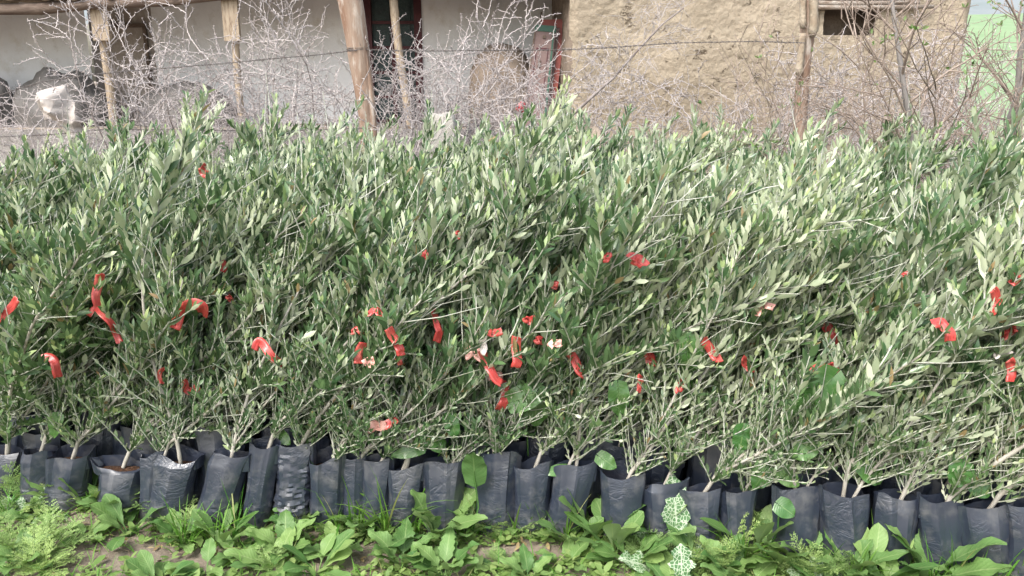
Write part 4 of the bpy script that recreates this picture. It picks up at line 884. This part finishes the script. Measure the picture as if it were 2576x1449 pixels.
# milk thistle
def thistle_leaf(G, P0, d, L, W, roll, tint): big_leaf(G, P0, d, L, W, lambda t: (np.sin(np.pi * t ** .9) ** .6) * (.8 + .2 * np.sin(t * 18)) * (t > 0), .3, .15, .07, .07, 0, .08, 26, tint, roll=roll)
for (px, py, specs, lb, yw) in ((1705, 1400, [((-.03, .3, 1.), .22, .088, .0), ((-.9, .1, .55), .13, .07, .1), ((.8, -.2, .3), .10, .06, -.2), ((.1, -1, .05), .11, .07, 0)], 'milk thistle with white netted veins, one leaf upright', 0),
        (1715, 1475, [((.0, .3, 1.), .10, .07, 0), ((.7, -.3, .2), .08, .05, 0), ((-.7, -.3, .3), .09, .05, 0)], 'pale milk thistle at the bottom edge', 0),
        (95, 1290, [((.9, -.3, .1), .12, .06, .2), ((-.9, .0, .3), .13, .06, .3), ((.3, .4, .9), .11, .05, 0), ((.2, -.9, .0), .09, .05, 0)], 'milk thistle with white flecked leaves at the far left', 0),
        (1650, 1440, [((-.8, -.1, .45), .11, .075, .3), ((.6, -.5, .2), .07, .05, 0)], 'milk thistle leaf bending left in the feathery weeds', 0),
        (2050, 1478, [((-.7, .1, .4), .08, .06, .3), ((.7, -.1, .3), .09, .06, 0), ((0, .2, .7), .07, .055, 0)], 'milk thistle rosette at the bottom edge before the slate blue bag', 0)):
    t = thing('milk_thistle', lb, 'thistle', ground_at(px, py) + np.array([0, 0, .01]), group='milk thistles')
    for d, L, W, ro in specs:
        G = Geo(); thistle_leaf(G, [0, 0, 0], d, L, W, ro, rng.random()); link('leaf', G.mesh('leaf', M_THIST), t, None, None, 1.25)
# feathery weeds
def feathery(seed, nf, L):
    g = np.random.default_rng(seed); G = Geo(); P_ = []; D_ = []; N_ = []; S_ = []
    for k in range(nf):
        a = k * 2.4 + g.uniform(-.4, .4); e = g.uniform(.5, 1.3); d = nrm(np.array([math.cos(a) * math.cos(e), math.sin(a) * math.cos(e), math.sin(e)])); Lf = L * g.uniform(.6, 1.1); n = 12; c = np.zeros(3); P = [c.copy()]
        for i in range(n): d = nrm(d + np.array([0, 0, -.05]) + g.normal(size=3) * .03); c = c + d * Lf / n; P.append(c.copy())
        P = np.array(P); tube(G, P, np.linspace(.0018, .0007, n + 1), 3, g.random()); T = nrm(np.gradient(P, axis=0)); s = nrm(np.cross(T, [0, 0, 1.]))
        for i in range(4, n + 1):
            for sg in (-1, 1):
                pl = Lf * .36 * (1 - (i - 4) / (n - 2)) + .008; pd = nrm(T[i] * .7 + s[i] * sg + g.normal(size=3) * .15); m = max(2, int(pl / .006)); nr = np.cross(s[i], T[i]) + g.normal(size=3) * .2
                for j in range(1, m + 1):
                    q = P[i] + pd * pl * j / m; ss = nrm(np.cross(pd, nr))
                    for s2 in (-1, 1, -.4, .4): P_.append(q); D_.append(nrm(pd * .8 + ss * s2 + g.normal(size=3) * .25)); N_.append(nr); S_.append(g.uniform(.006, .012) * (1.1 - .5 * j / m))
                tube(G, [P[i], P[i] + pd * pl], .0006, 3, .5)
    S_ = np.array(S_); leaves(G, np.array(P_), np.array(D_), np.array(N_), S_, S_ * .26, 0, .05, np.random.default_rng(seed).random(len(S_)))
    return G.mesh('fronds', M_FERN)
FV = [feathery(600 + k, 11 + k, .15 + .01 * k) for k in range(4)]
FT = [(25, 1250, 0, 1.15, 'tall feathery weed at the left edge'), (75, 1275, 1, 1.1, 'feathery weed in front of the wide open bag'), (130, 1265, 2, .8, 'feathery weed between the two leftmost broad leaf clumps'), (190, 1262, 3, .8, 'thin feathery weed before the scuffed bag'),
 (40, 1400, 2, .9, 'low feathery mat at the left side of the bare soil'), (130, 1390, 3, .9, 'feathery mat bordering the bare soil'), (100, 1440, 1, .9, 'feathery weed at the bottom left'),
 (425, 1300, 0, .9, 'feathery weed climbing in front of the right leaning bag'), (470, 1345, 1, .85, 'bushy feathery weed between the leaning bags'), (290, 1285, 2, .7, 'feathery weed under the folded bag'), 
 (850, 1330, 3, .55, 'feathery sprig near the mud smeared bag'), (1250, 1340, 0, .75, 'feathery weed below the tall scuffed bag'), (1290, 1350, 1, .8, 'bushy feathery weed below the plain bag'), (1248, 1420, 2, .4, 'small feathery tuft on the bare soil in the middle'),
 (1630, 1410, 3, .8, 'feathery weed left of the upright thistle leaf'), (1770, 1360, 0, .85, 'feathery weed in front of the dusty bag'), (1830, 1400, 1, 1.0, 'bright feathery weed before the bag with dead leaves'), (1800, 1440, 2, .8, 'feathery weed at the bottom edge right of the thistle'),
 (1930, 1370, 3, .95, 'feathery weed climbing over the half hidden bag'), (2040, 1400, 0, .8, 'feathery weed at the left foot of the slate blue bag'), (2090, 1455, 1, .9, 'spreading feathery weed under the slate blue bag'), (2030, 1460, 2, .9, 'feathery weed at the bottom edge before the half hidden bag'), (2490, 1470, 3, .6, 'small feathery weed before the widest bag'), (680, 1440, 0, .7, 'feathery weed at the bottom edge near the big pale leaf')]
for k, (px, py, v, sc, lb) in enumerate(FT):
    t = thing('feathery_weed', lb, 'feathery weed', ground_at(px, py), (0, 0, k * 1.1), 'feathery weeds before the bags', sc * .95); link('fronds', FV[v], t)
# grass tufts
def blades(G, P, az, L, W, bend, tint, el=1.2):
    n = 7; d = np.array([math.cos(az) * math.cos(el), math.sin(az) * math.cos(el), math.sin(el)]); s = nrm(np.cross(d, [0, 0, 1.])); c = np.array(P, float); V = []
    for i in range(n + 1):
        t = i / n; w_ = W * .5 * (min(1, .5 + t * 2) * (1 - t ** 2.2) + .02); V += [c - s * w_, c + s * w_]; d = nrm(d + np.array([math.cos(az), math.sin(az), -.8]) * bend / n); c = c + d * L / n
    G.add(V, None, [(2 * i, 2 * i + 1, 2 * i + 3, 2 * i + 2) for i in range(n)], tint)
def tuft(seed, n, L):
    g = np.random.default_rng(seed); G = Geo()
    for k in range(n): blades(G, [g.normal() * .012, g.normal() * .012, 0], g.uniform(0, 6.28), L * g.uniform(.5, 1.1), g.uniform(.004, .009), g.uniform(.1, 1.2), g.random() * .99 + (g.random() < .04), g.uniform(1.0, 1.5))
    return G.mesh('blades', M_GRASS)
TV = [tuft(700 + k, 14 + 3 * k, .2 + .02 * k) for k in range(4)]
GT = [(230, 1290), (300, 1270), (545, 1370), (590, 1360), (850, 1340), (880, 1325), (915, 1335), (975, 1345), (1000, 1320), (1035, 1340), (1180, 1320), (1215, 1345), (1300, 1345), (1345, 1340), (1375, 1350), (1420, 1360), (1560, 1350), (1600, 1350), (1640, 1370), (1700, 1340), (1790, 1380), (2075, 1440), (2150, 1470), (2190, 1440), (2230, 1475), (2290, 1460), (2350, 1480), (2400, 1470), (2440, 1490), (2500, 1480), (2550, 1465), (2600, 1480), (760, 1340), (20, 1300), (470, 1380), (1860, 1420)]
for k, (px, py) in enumerate(GT):
    t = thing('grass_tuft', near_label(ground_at(px, py)[0], '{}tuft of long grass at the foot of the {}'), 'grass tuft', ground_at(px, py), (0, 0, k * .9), 'grass tufts before the bags', rng.uniform(.8, 1.15) * (1.12 if 830 < px < 1050 else .85)); link('blades', TV[k % 4], t)

# ------------------------------------------------------------------ ground cover (stuff)
def soil_patch(x, y):
    v = 0
    for px, py, rx, ry in ((330, 1405, .30, .10), (140, 1420, .10, .05), (900, 1412, .26, .06), (1240, 1405, .22, .07), (1350, 1400, .18, .07), (1650, 1470, .1, .05), (500, 1420, .15, .06), (640, 1330, .15, .04)):
        c = ground_at(px, py); v = max(v, .75 - ((x - c[0]) / rx) ** 2 - ((y - c[1]) / ry) ** 2)
    return v
def cover(n, size, wr, mat, name, seed, lift):
    g = np.random.default_rng(seed); P = []; D = []; Nn = []; L = []; Tt = []
    while len(P) < n:
        x = g.uniform(-2.9, 2.6); yr = np.interp(x, fx, fy); y = g.uniform(1.75, yr + .04)
        dn = mnoise.noise((x * 3, y * 3, seed)) + .25
        if soil_patch(x, y) > 0 and g.random() < .88: continue
        if g.random() > .55 + dn: continue
        k = g.integers(3, 8); h = g.uniform(.004, lift)
        for _ in range(k):
            a = g.uniform(0, 6.28); e = g.uniform(.05, .9); P.append([x + g.normal() * .008, y + g.normal() * .008, gz(x, y) + h]); D.append([math.cos(a) * math.cos(e), math.sin(a) * math.cos(e), math.sin(e)]); Nn.append([-math.cos(a) * .5 + g.normal() * .2, -math.sin(a) * .5, 1.]); L.append(g.uniform(*size)); Tt.append(g.random())
    G = Geo(); L = np.array(L); leaves(G, P, D, Nn, L, L * wr, .15, .15, Tt, wide=.55); tag(link(name, G.mesh(name, mat)), kind='stuff')
M_LOW = leaf_mat('low_herb_leaf', (.12, .21, .05), (.23, .32, .11), (.2, .28, .12), (.26, .34, .16), None, .55, .22, .3)
cover(12000, (.014, .038), .62, M_LOW, 'ground_cover', 31, .022)
cover(5000, (.006, .013), .45, M_FERN, 'moss_and_seedlings', 32, .03)
cover(3600, (.03, .062), .42, M_LOW, 'low_herbs', 33, .02)
G = Geo(); g = np.random.default_rng(5); k = 0
while k < 5500:
    x = g.uniform(-2.9, 2.6); yr = np.interp(x, fx, fy); y = g.uniform(1.8, yr + .03)
    if soil_patch(x, y) > 0 and g.random() < .92: continue
    if g.random() > .35 + .65 * max(0, 1 - (yr - y) / .35) * (1 if x > -1.2 else .5): continue
    blades(G, [x, y, gz(x, y)], g.uniform(0, 6.28), g.uniform(.03, .12), g.uniform(.002, .005), g.uniform(.3, 1.6), g.random() * .99 + (g.random() < .08), g.uniform(.6, 1.45)); k += 1
tag(link('grass', G.mesh('grass', M_GRASS)), kind='stuff')
# dry litter, clods
M_DRY = noise_mat('dry_stalk', (.40, .32, .22), (.28, .21, .14), 20, .9)
G = Geo(); g = np.random.default_rng(6)
for k in range(420):
    x = g.uniform(-2.6, 2.4); y = g.uniform(1.85, np.interp(x, fx, fy) + .1); a = g.uniform(0, 6.28); L = g.uniform(.015, .09); p = np.array([x, y, gz(x, y) + .006]); m = p + np.array([math.cos(a) * L / 2, math.sin(a) * L / 2, g.uniform(0, .012)]); tube(G, [p, m, p + np.array([math.cos(a + .3) * L, math.sin(a + .3) * L, .0])], [.0012, .0014, .0008], 3)
tag(link('dry_litter', G.mesh('dry_litter', M_DRY)), kind='stuff')
M_FALL = leaf_mat('fallen_olive_leaf', (.20, .14, .07), (.34, .28, .14), (.34, .30, .2), (.42, .38, .26), None, .7, .05, .2)
G = Geo(); P = []; D = []; 
while len(P) < 700:
    x = g.uniform(-2.7, 2.4); y = g.uniform(1.85, np.interp(x, fx, fy) + .05); a = g.uniform(0, 6.28); P.append([x, y, gz(x, y) + g.uniform(.006, .02)]); D.append([math.cos(a), math.sin(a), g.normal() * .15])
L_ = g.uniform(.02, .05, 700); leaves(G, P, D, g.normal(size=(700, 3)) * .3 + [0, 0, 1], L_, L_ * .28, .2, .2, g.random(700)); tag(link('fallen_leaves', G.mesh('fallen_leaves', M_FALL)), kind='stuff')
G = Geo()
for k in range(900):
    x = g.uniform(-2.6, 2.4); y = g.uniform(1.85, np.interp(x, fx, fy)); r = abs(g.normal()) * .004 + .0015; c = np.array([x, y, gz(x, y) + r * .4]); V = np.array([[1, 0, 0], [0, 1, 0], [-1, 0, 0], [0, -1, 0], [0, 0, .8], [0, 0, -.8]]) * r * g.uniform(.7, 1.3, (6, 1)) + c
    G.add(V, [(0, 1, 4), (1, 2, 4), (2, 3, 4), (3, 0, 4), (1, 0, 5), (2, 1, 5), (3, 2, 5), (0, 3, 5)])
tag(link('soil_clods', G.mesh('soil_clods', M_EARTH)), kind='stuff')
blob('stone', 'small pale pebble at the bottom edge of the bare soil', 'stone', ground_at(382, 1446) + np.array([0, 0, .012]), (.022, .018, .014), M_PINK, .2, 2)

# ------------------------------------------------------------------ red plastic tags, hung where the foliage surface is
bpy.context.view_layer.update(); dg = bpy.context.evaluated_depsgraph_get()
def surf(px, py, rad=16, q=.3):
    ds = []
    for dx in (-1, 0, 1):
        for dy_ in (-1, 0, 1):
            d = Vector(ray(px + dx * rad, py + dy_ * rad)).normalized(); ok, loc, *_ = scene.ray_cast(dg, cam.location, d)
            if ok: ds.append(loc.y)
    return float(np.quantile(ds, q)) if ds else 3.
# arum leaves
def arum(path_top, L, W, d, roll, tint, base):
    G = Geo(); big_leaf(G, path_top, d, L, W, P_HEART, .5, .12, .05, 0, 0, 0.02, 18, tint, roll=roll)
    mid = (np.array(path_top) + base) / 2 + np.array([.02, 0, .01]); T = np.array([base, mid, path_top]); k = np.linspace(0, 2, 9); P = np.stack([np.interp(k, range(3), T[:, c]) for c in range(3)], -1)
    tube(G, P, .0032, 5, tint); return G
AR = [  # leaf attach px, leaf tip px, width px, base px, dY, label
 ((1194, 1205), (1190, 1112), 66, (1185, 1300), -.09, 'big upright heart shaped arum leaf standing before the bags'),
 ((1292, 1010), (1385, 975), 70, (1330, 1215), .06, 'glossy arum leaf pointing right under the lowest long red tag'),
 ((1350, 1000), (1345, 1085), 78, (1335, 1215), .12, 'dark glossy arum leaf hanging below the right pointing one'),
 ((1555, 975), (1560, 1060), 56, (1570, 1240), .14, 'dark arum leaf in the shade left of the pale stems'),
 ((2090, 955), (1990, 1060), 92, (2040, 1270), .12, 'largest arum leaf drooping left below the big red tags'),
 ((1735, 860), (1740, 955), 72, (1745, 1240), .2, 'arum leaf half hidden behind stems above the others'),
 ((1925, 1180), (1895, 1240), 50, (1930, 1290), .0, 'bright arum leaf rising between the dark bag and the hidden bag'),
 ((1965, 1190), (2020, 1225), 46, (1950, 1290), .0, 'bright curled arum leaf just right of its neighbour above the bags'),
 ((1960, 1270), (2005, 1300), 50, (1930, 1330), -.06, 'bright rounded arum leaf in front of the half hidden bag'),
 ((1055, 1130), (975, 1148), 34, (1050, 1200), -.02, 'long arum leaf lying on the bag tops left of the heart shaped leaf'),
 ((1105, 1120), (1050, 1085), 44, (1100, 1200), .0, 'arum leaf fanned above the wide smooth bag'),
 ((1130, 1050), (1150, 1110), 40, (1115, 1200), .06, 'narrow arum leaf hanging beside the pale stem'),
 ((2040, 1115), (1990, 1155), 60, (2030, 1290), .1, 'shaded arum leaf behind the front olive stems'),
 ((2170, 1170), (2230, 1225), 56, (2190, 1290), .06, 'arum leaf peeping out behind the broad slate blue bag'),
 ((2420, 1170), (2405, 1235), 62, (2430, 1300), .06, 'arum leaf above the widest bag'),
 ((2450, 1220), (2500, 1250), 46, (2440, 1300), .02, 'curled arum leaf lying on the rim of the widest bag'),
 ((1510, 1150), (1555, 1180), 42, (1500, 1230), .0, 'arum leaf above the pale fold bag'),
 ((1870, 1080), (1860, 1150), 50, (1870, 1290), .14, 'shaded arum leaf right of the dusty bag'),
 ((700, 1090), (730, 1120), 34, (700, 1180), .05, 'rounded leaf sprouting from the slim tilted bag'),
 ((145, 1050), (125, 1110), 40, (150, 1200), .12, 'round pale leaf between the stems at the far left'),
 ((1420, 1180), (1365, 1190), 30, (1430, 1230), -.0, 'small arum leaf left of the sharply creased bag'),
]
for (ax, ay), (tx, ty), wd, (bx, by), dY, lb in AR:
    Yb = min(row_base(ax)[1] + dY, surf((ax + tx) / 2, (ay + ty) / 2, 18, .3) + .02) if dY > .03 else row_base(ax)[1] + dY; A = atY(ax, ay, Yb); T = atY(tx, ty, Yb - .03); d = T - A; L = float(np.linalg.norm(d)); W = wd / S * 2.9 / F * .92; T = A + (T - A) * .92; L *= .92
    B = atY(bx, by, Yb + .02) ; B = np.array([B[0], row_base(bx)[1] + max(dY, .02) + .03, .25]) if dY > -.05 else np.array([B[0], B[1], 0])
    # keep the blade facing the viewer: the side axis is horizontal, so tilt by roll when it points sideways
    side = abs(d[0]) / (abs(d[2]) + 1e-3); G = Geo(); dd = nrm(d)
    hor = nrm(np.cross(dd, [0, 0, 1.])) if abs(dd[2]) < .97 else np.array([1., 0, 0]); n0 = np.cross(hor, dd)
    want = nrm(np.cross(dd, nrm(np.array([0, -1., .55])))); roll = math.atan2(float(want @ n0), float(want @ hor))
    G = arum(A - B, L, W, dd, roll, rng.random(), np.zeros(3)); V_ = G.v[0].reshape(19, 5, 3); tq = np.linspace(0, 1, 19)
    for jj, vv_ in enumerate((1, .45, 0, .45, 1)): V_[:, jj] -= dd * (L * .26 * vv_ * np.clip(1 - tq * 3.2, 0, 1))[:, None]
    G.v[0] = V_.reshape(-1, 3); o = link('arum_leaf', G.mesh('arum_leaf', M_ARUM), None, B); tag(o, lb, 'arum leaf', 'arum leaves among the bags')
def ribbon(ctrl, width, tw0, tw1, depth, Yv, mat, label):
    P = []; n = len(ctrl)
    for i, (x, y) in enumerate(ctrl): P.append(atY(x, y, Yv + depth * math.sin(i * 1.9)))
    P = np.array(P); K = 26; s = np.linspace(0, n - 1, K); Q = np.zeros((K, 3))
    for k, v in enumerate(s):
        i = min(int(v), n - 2); f = v - i; p0, p1, p2, p3 = P[max(0, i - 1)], P[i], P[i + 1], P[min(n - 1, i + 2)]
        Q[k] = .5 * (2 * p1 + (p2 - p0) * f + (2 * p0 - 5 * p1 + 4 * p2 - p3) * f * f + (3 * p1 - p0 - 3 * p2 + p3) * f ** 3)
    c0_ = float(P[0][0])
    Q += np.array([[.004 * mnoise.noise((k * .17, c0_ * 9, q)) for q in (1., 5., 9.)] for k in range(K)])
    T = nrm(np.gradient(Q, axis=0)); view = nrm(Q - np.array([0, 0, CAM_Z])); A = nrm(np.cross(T, view)); B = np.cross(A, T); tw = np.linspace(tw0, tw1, K)[:, None]
    Wv = (A * np.cos(tw) + B * np.sin(tw)) * width / 2; Nv = (B * np.cos(tw) - A * np.sin(tw))
    G = Geo(); cb = .002 + .005 * np.sin(np.linspace(0, 9, K) + n)[:, None]; V = np.stack([Q - Wv, Q - Wv * .3 + Nv * cb, Q + Wv * .3 + Nv * (.004 - cb), Q + Wv], 1); base = Q[0].copy(); V = V - base; L = np.concatenate([[0], np.cumsum(np.linalg.norm(np.diff(Q, axis=0), axis=1))])
    uv = np.stack(np.broadcast_arrays(np.array([0, .35, .65, 1.])[None], L[:, None] * 4), -1); i = np.arange(K - 1)[:, None] * 4; j = np.arange(3)[None]
    G.add(V, None, np.stack([i + j, i + j + 1, i + j + 5, i + j + 4], -1).reshape(-1, 4), 0, uv)
    o = link('plant_tag', G.mesh('plant_tag', mat), None, base); md = o.modifiers.new('thick', 'SOLIDIFY'); md.thickness = .0006
    tag(o, label, 'plant tag', 'red plastic tags on the olive saplings')
TG = [ # ctrl px, width m, twist0, twist1, depth, mat, label
 ([(-12, 815), (15, 785), (45, 752)], .034, .2, .6, .01, 0, 'red tag cut off by the left edge of the photo'),
 ([(252, 690), (248, 715), (240, 745), (246, 772)], .034, -.2, .7, .01, 0, 'long narrow red tag hanging highest of the left group'),
 ([(222, 796), (236, 775), (258, 792), (280, 815), (292, 838), (302, 862)], .028, .9, .1, .015, 0, 'twisted red tag with a bow shaped upper end left of the big arched one'),
 ([(440, 828), (452, 785), (480, 766), (506, 770), (508, 792)], .046, .15, -.5, .02, 0, 'large arched red tag, the biggest on the left side'),
 ([(104, 905), (124, 900), (140, 922), (146, 952)], .036, .2, .4, .01, 0, 'curved red tag low at the far left'),
 ([(640, 880), (652, 858), (672, 880), (692, 905), (714, 918)], .034, -.5, .5, .02, 0, 'curled red tag bent in an s left of the middle'),
 ([(462, 958), (475, 985), (498, 970)], .032, .5, .2, .01, 0, 'short red tag in the dark gap below the big arched tag'),
 ([(408, 925), (402, 945), (408, 965)], .02, .3, .8, .01, 0, 'narrow red tag behind leaves near the pale bent stem'),
 ([(556, 655), (566, 668), (560, 684)], .022, .3, .3, .01, 0, 'small red tag high above the s bent tag'),
 ([(508, 418), (512, 432), (522, 440)], .034, .5, .2, .01, 0, 'small dark red tag far back near the brush'),
 ([(925, 790), (945, 780), (958, 795)], .03, .9, .3, .01, 0, 'red tag peeking out above the dark gap in the middle'),
 ([(884, 835), (900, 828), (908, 838)], .024, .6, .3, .01, 0, 'little red tag at the left rim of the dark gap'),
 ([(978, 825), (990, 850), (1006, 880), (1010, 895)], .036, -.1, .4, .01, 0, 'red tag lit on the right rim of the dark gap'),
 ([(912, 862), (902, 890), (900, 915)], .036, .3, .2, .01, 0, 'red tag hanging on the left below the dark gap'),
 ([(918, 902), (932, 914), (942, 908)], .042, .3, .2, .01, 1, 'pinkish tag below the dark gap'),
 ([(1090, 780), (1096, 805), (1106, 832), (1098, 860)], .032, .8, .0, .01, 0, 'red tag behind the upright shoot left of the middle group'),
 ([(1170, 892), (1190, 880), (1212, 900)], .046, .2, .5, .01, 1, 'pale pink folded tag left in the middle group'),
 ([(1220, 845), (1214, 868), (1222, 888)], .032, .1, -.3, .01, 2, 'white printed tag in the middle group'),
 ([(1212, 880), (1222, 905), (1238, 940), (1262, 965)], .036, .1, .5, .015, 0, 'long curved red tag hanging under the white one'),
 ([(1228, 950), (1250, 940), (1262, 952)], .030, .3, .6, .01, 1, 'light pink folded strip near the foot of the long curved tag'),
 ([(1262, 960), (1272, 985), (1268, 1012), (1255, 1032)], .040, .1, .5, .015, 0, 'lowest long red tag above the glossy arum leaves'),
 ([(1300, 848), (1298, 875), (1302, 905), (1296, 925)], .040, -.1, .2, .01, 0, 'wide red tag hanging straight right of the white one'),
 ([(1218, 828), (1238, 838), (1262, 834)], .030, .4, .1, .01, 0, 'red tag lying above the white printed one'),
 ([(1322, 800), (1332, 808), (1342, 802)], .030, .4, .1, .01, 0, 'small red tag above the straight hanging wide one'),
 ([(1352, 855), (1366, 858)], .034, .2, .2, .01, 0, 'short red tag between the wide one and the pink cornered one'),
 ([(1380, 874), (1396, 862), (1416, 868)], .034, .5, .3, .01, 1, 'pink cornered tag right of the middle group'),
 ([(1432, 885), (1445, 905), (1456, 930), (1472, 945)], .038, .1, .5, .01, 0, 'long red tag curving down to the pale slanted stem'),
 ([(1524, 658), (1532, 640)], .028, .2, .2, .01, 0, 'small red tag in the foliage left of the square one'),
 ([(1588, 650), (1606, 655), (1622, 668)], .046, .1, .3, .01, 0, 'square red tag high in the foliage right of the middle'),
 ([(1630, 890), (1636, 905), (1640, 920)], .040, .2, .2, .01, 0, 'red tag crossed by a thin upright stem'),
 ([(1612, 945), (1610, 965), (1606, 985)], .024, .4, .8, .01, 0, 'narrow red tag hanging below the stem crossed one'),
 ([(1722, 950), (1714, 968), (1706, 985)], .034, .3, .5, .01, 0, 'red tag left below the half hidden arum leaf'),
 ([(1770, 852), (1784, 875), (1800, 898), (1815, 900)], .038, .3, .4, .01, 0, 'red tag right of the half hidden arum leaf'),
 ([(1905, 795), (1912, 775), (1930, 770), (1948, 775)], .030, .9, .3, .015, 1, 'pale orange and white curled tag above the arum leaves'),
 ([(2058, 800), (2078, 815), (2088, 845), (2098, 872)], .048, -.2, .3, .015, 0, 'large bright red tag hanging above the biggest arum leaf'),
 ([(2042, 935), (2062, 925), (2080, 940)], .05, .2, .4, .01, 0, 'red tag in the shade below the large bright one'),
 ([(2088, 915), (2100, 930), (2104, 945)], .032, .3, .4, .01, 0, 'narrow red tag in the shade right of its shaded neighbour'),
 ([(1868, 900), (1878, 920), (1890, 935)], .030, .6, .5, .01, 0, 'dim red tag deep behind crossing stems'),
 ([(2346, 815), (2368, 812), (2388, 838), (2392, 858)], .042, .4, .2, .01, 0, 'red tag rolled around a stem near the right edge'),
 ([(2498, 728), (2510, 760), (2500, 792)], .036, .2, .4, .01, 0, 'long red tag in the shade high at the right'),
 ([(2542, 715), (2556, 705), (2560, 690)], .030, .2, .4, .01, 0, 'red tag highest at the right edge'),
 ([(2520, 850), (2540, 836), (2556, 826)], .034, .8, .5, .01, 0, 'rolled red tag at the right edge above the cream one'),
 ([(2500, 898), (2520, 890), (2545, 880)], .030, .8, .5, .01, 2, 'cream coloured folded tag at the right edge'),
 ([(2538, 905), (2545, 930), (2542, 960)], .036, .1, .6, .01, 0, 'pointed red tag hanging lowest at the right edge'),
 ([(2274, 692), (2284, 688)], .022, .2, .2, .01, 0, 'tiny red tag scrap high on the right'),
 ([(1066, 648), (1072, 634)], .024, .2, .2, .01, 0, 'small red tag in the foliage above the upright shoot'),
 ([(1148, 580), (1156, 598)], .018, .2, .5, .01, 0, 'sliver of a red tag high in the middle'),
 ([(922, 1078), (945, 1070), (965, 1072), (985, 1062)], .044, .1, -.3, .01, 1, 'wavy pink printed tag low above the bags'),
 ([(972, 1070), (988, 1060), (994, 1066)], .036, .3, -.5, .01, 0, 'red folded end beside the wavy pink printed tag'),
 ([(1000, 900), (1008, 918)], .022, .3, -.5, .01, 0, 'small red tag end right of the pinkish one'),
 ([(1398, 712), (1392, 722)], .030, .3, .3, .01, 0, 'dark red tag near the whitish spray of leaves'),
 ([(572, 745), (582, 757)], .022, .3, .3, .01, 0, 'little red tag right of the big arched one'),
]
mats = (M_TAG, M_TAGP, M_TAGW)
for ctrl, wd, t0, t1, dpt, mi, lb in TG:
    c = np.mean(ctrl, axis=0); Yv = surf(c[0], c[1], 14, .3) - .005; k = Yv / 3.1
    ribbon(ctrl, wd * k, t0, t1, dpt, Yv, mats[mi], lb)
print('objects', len(bpy.data.objects))
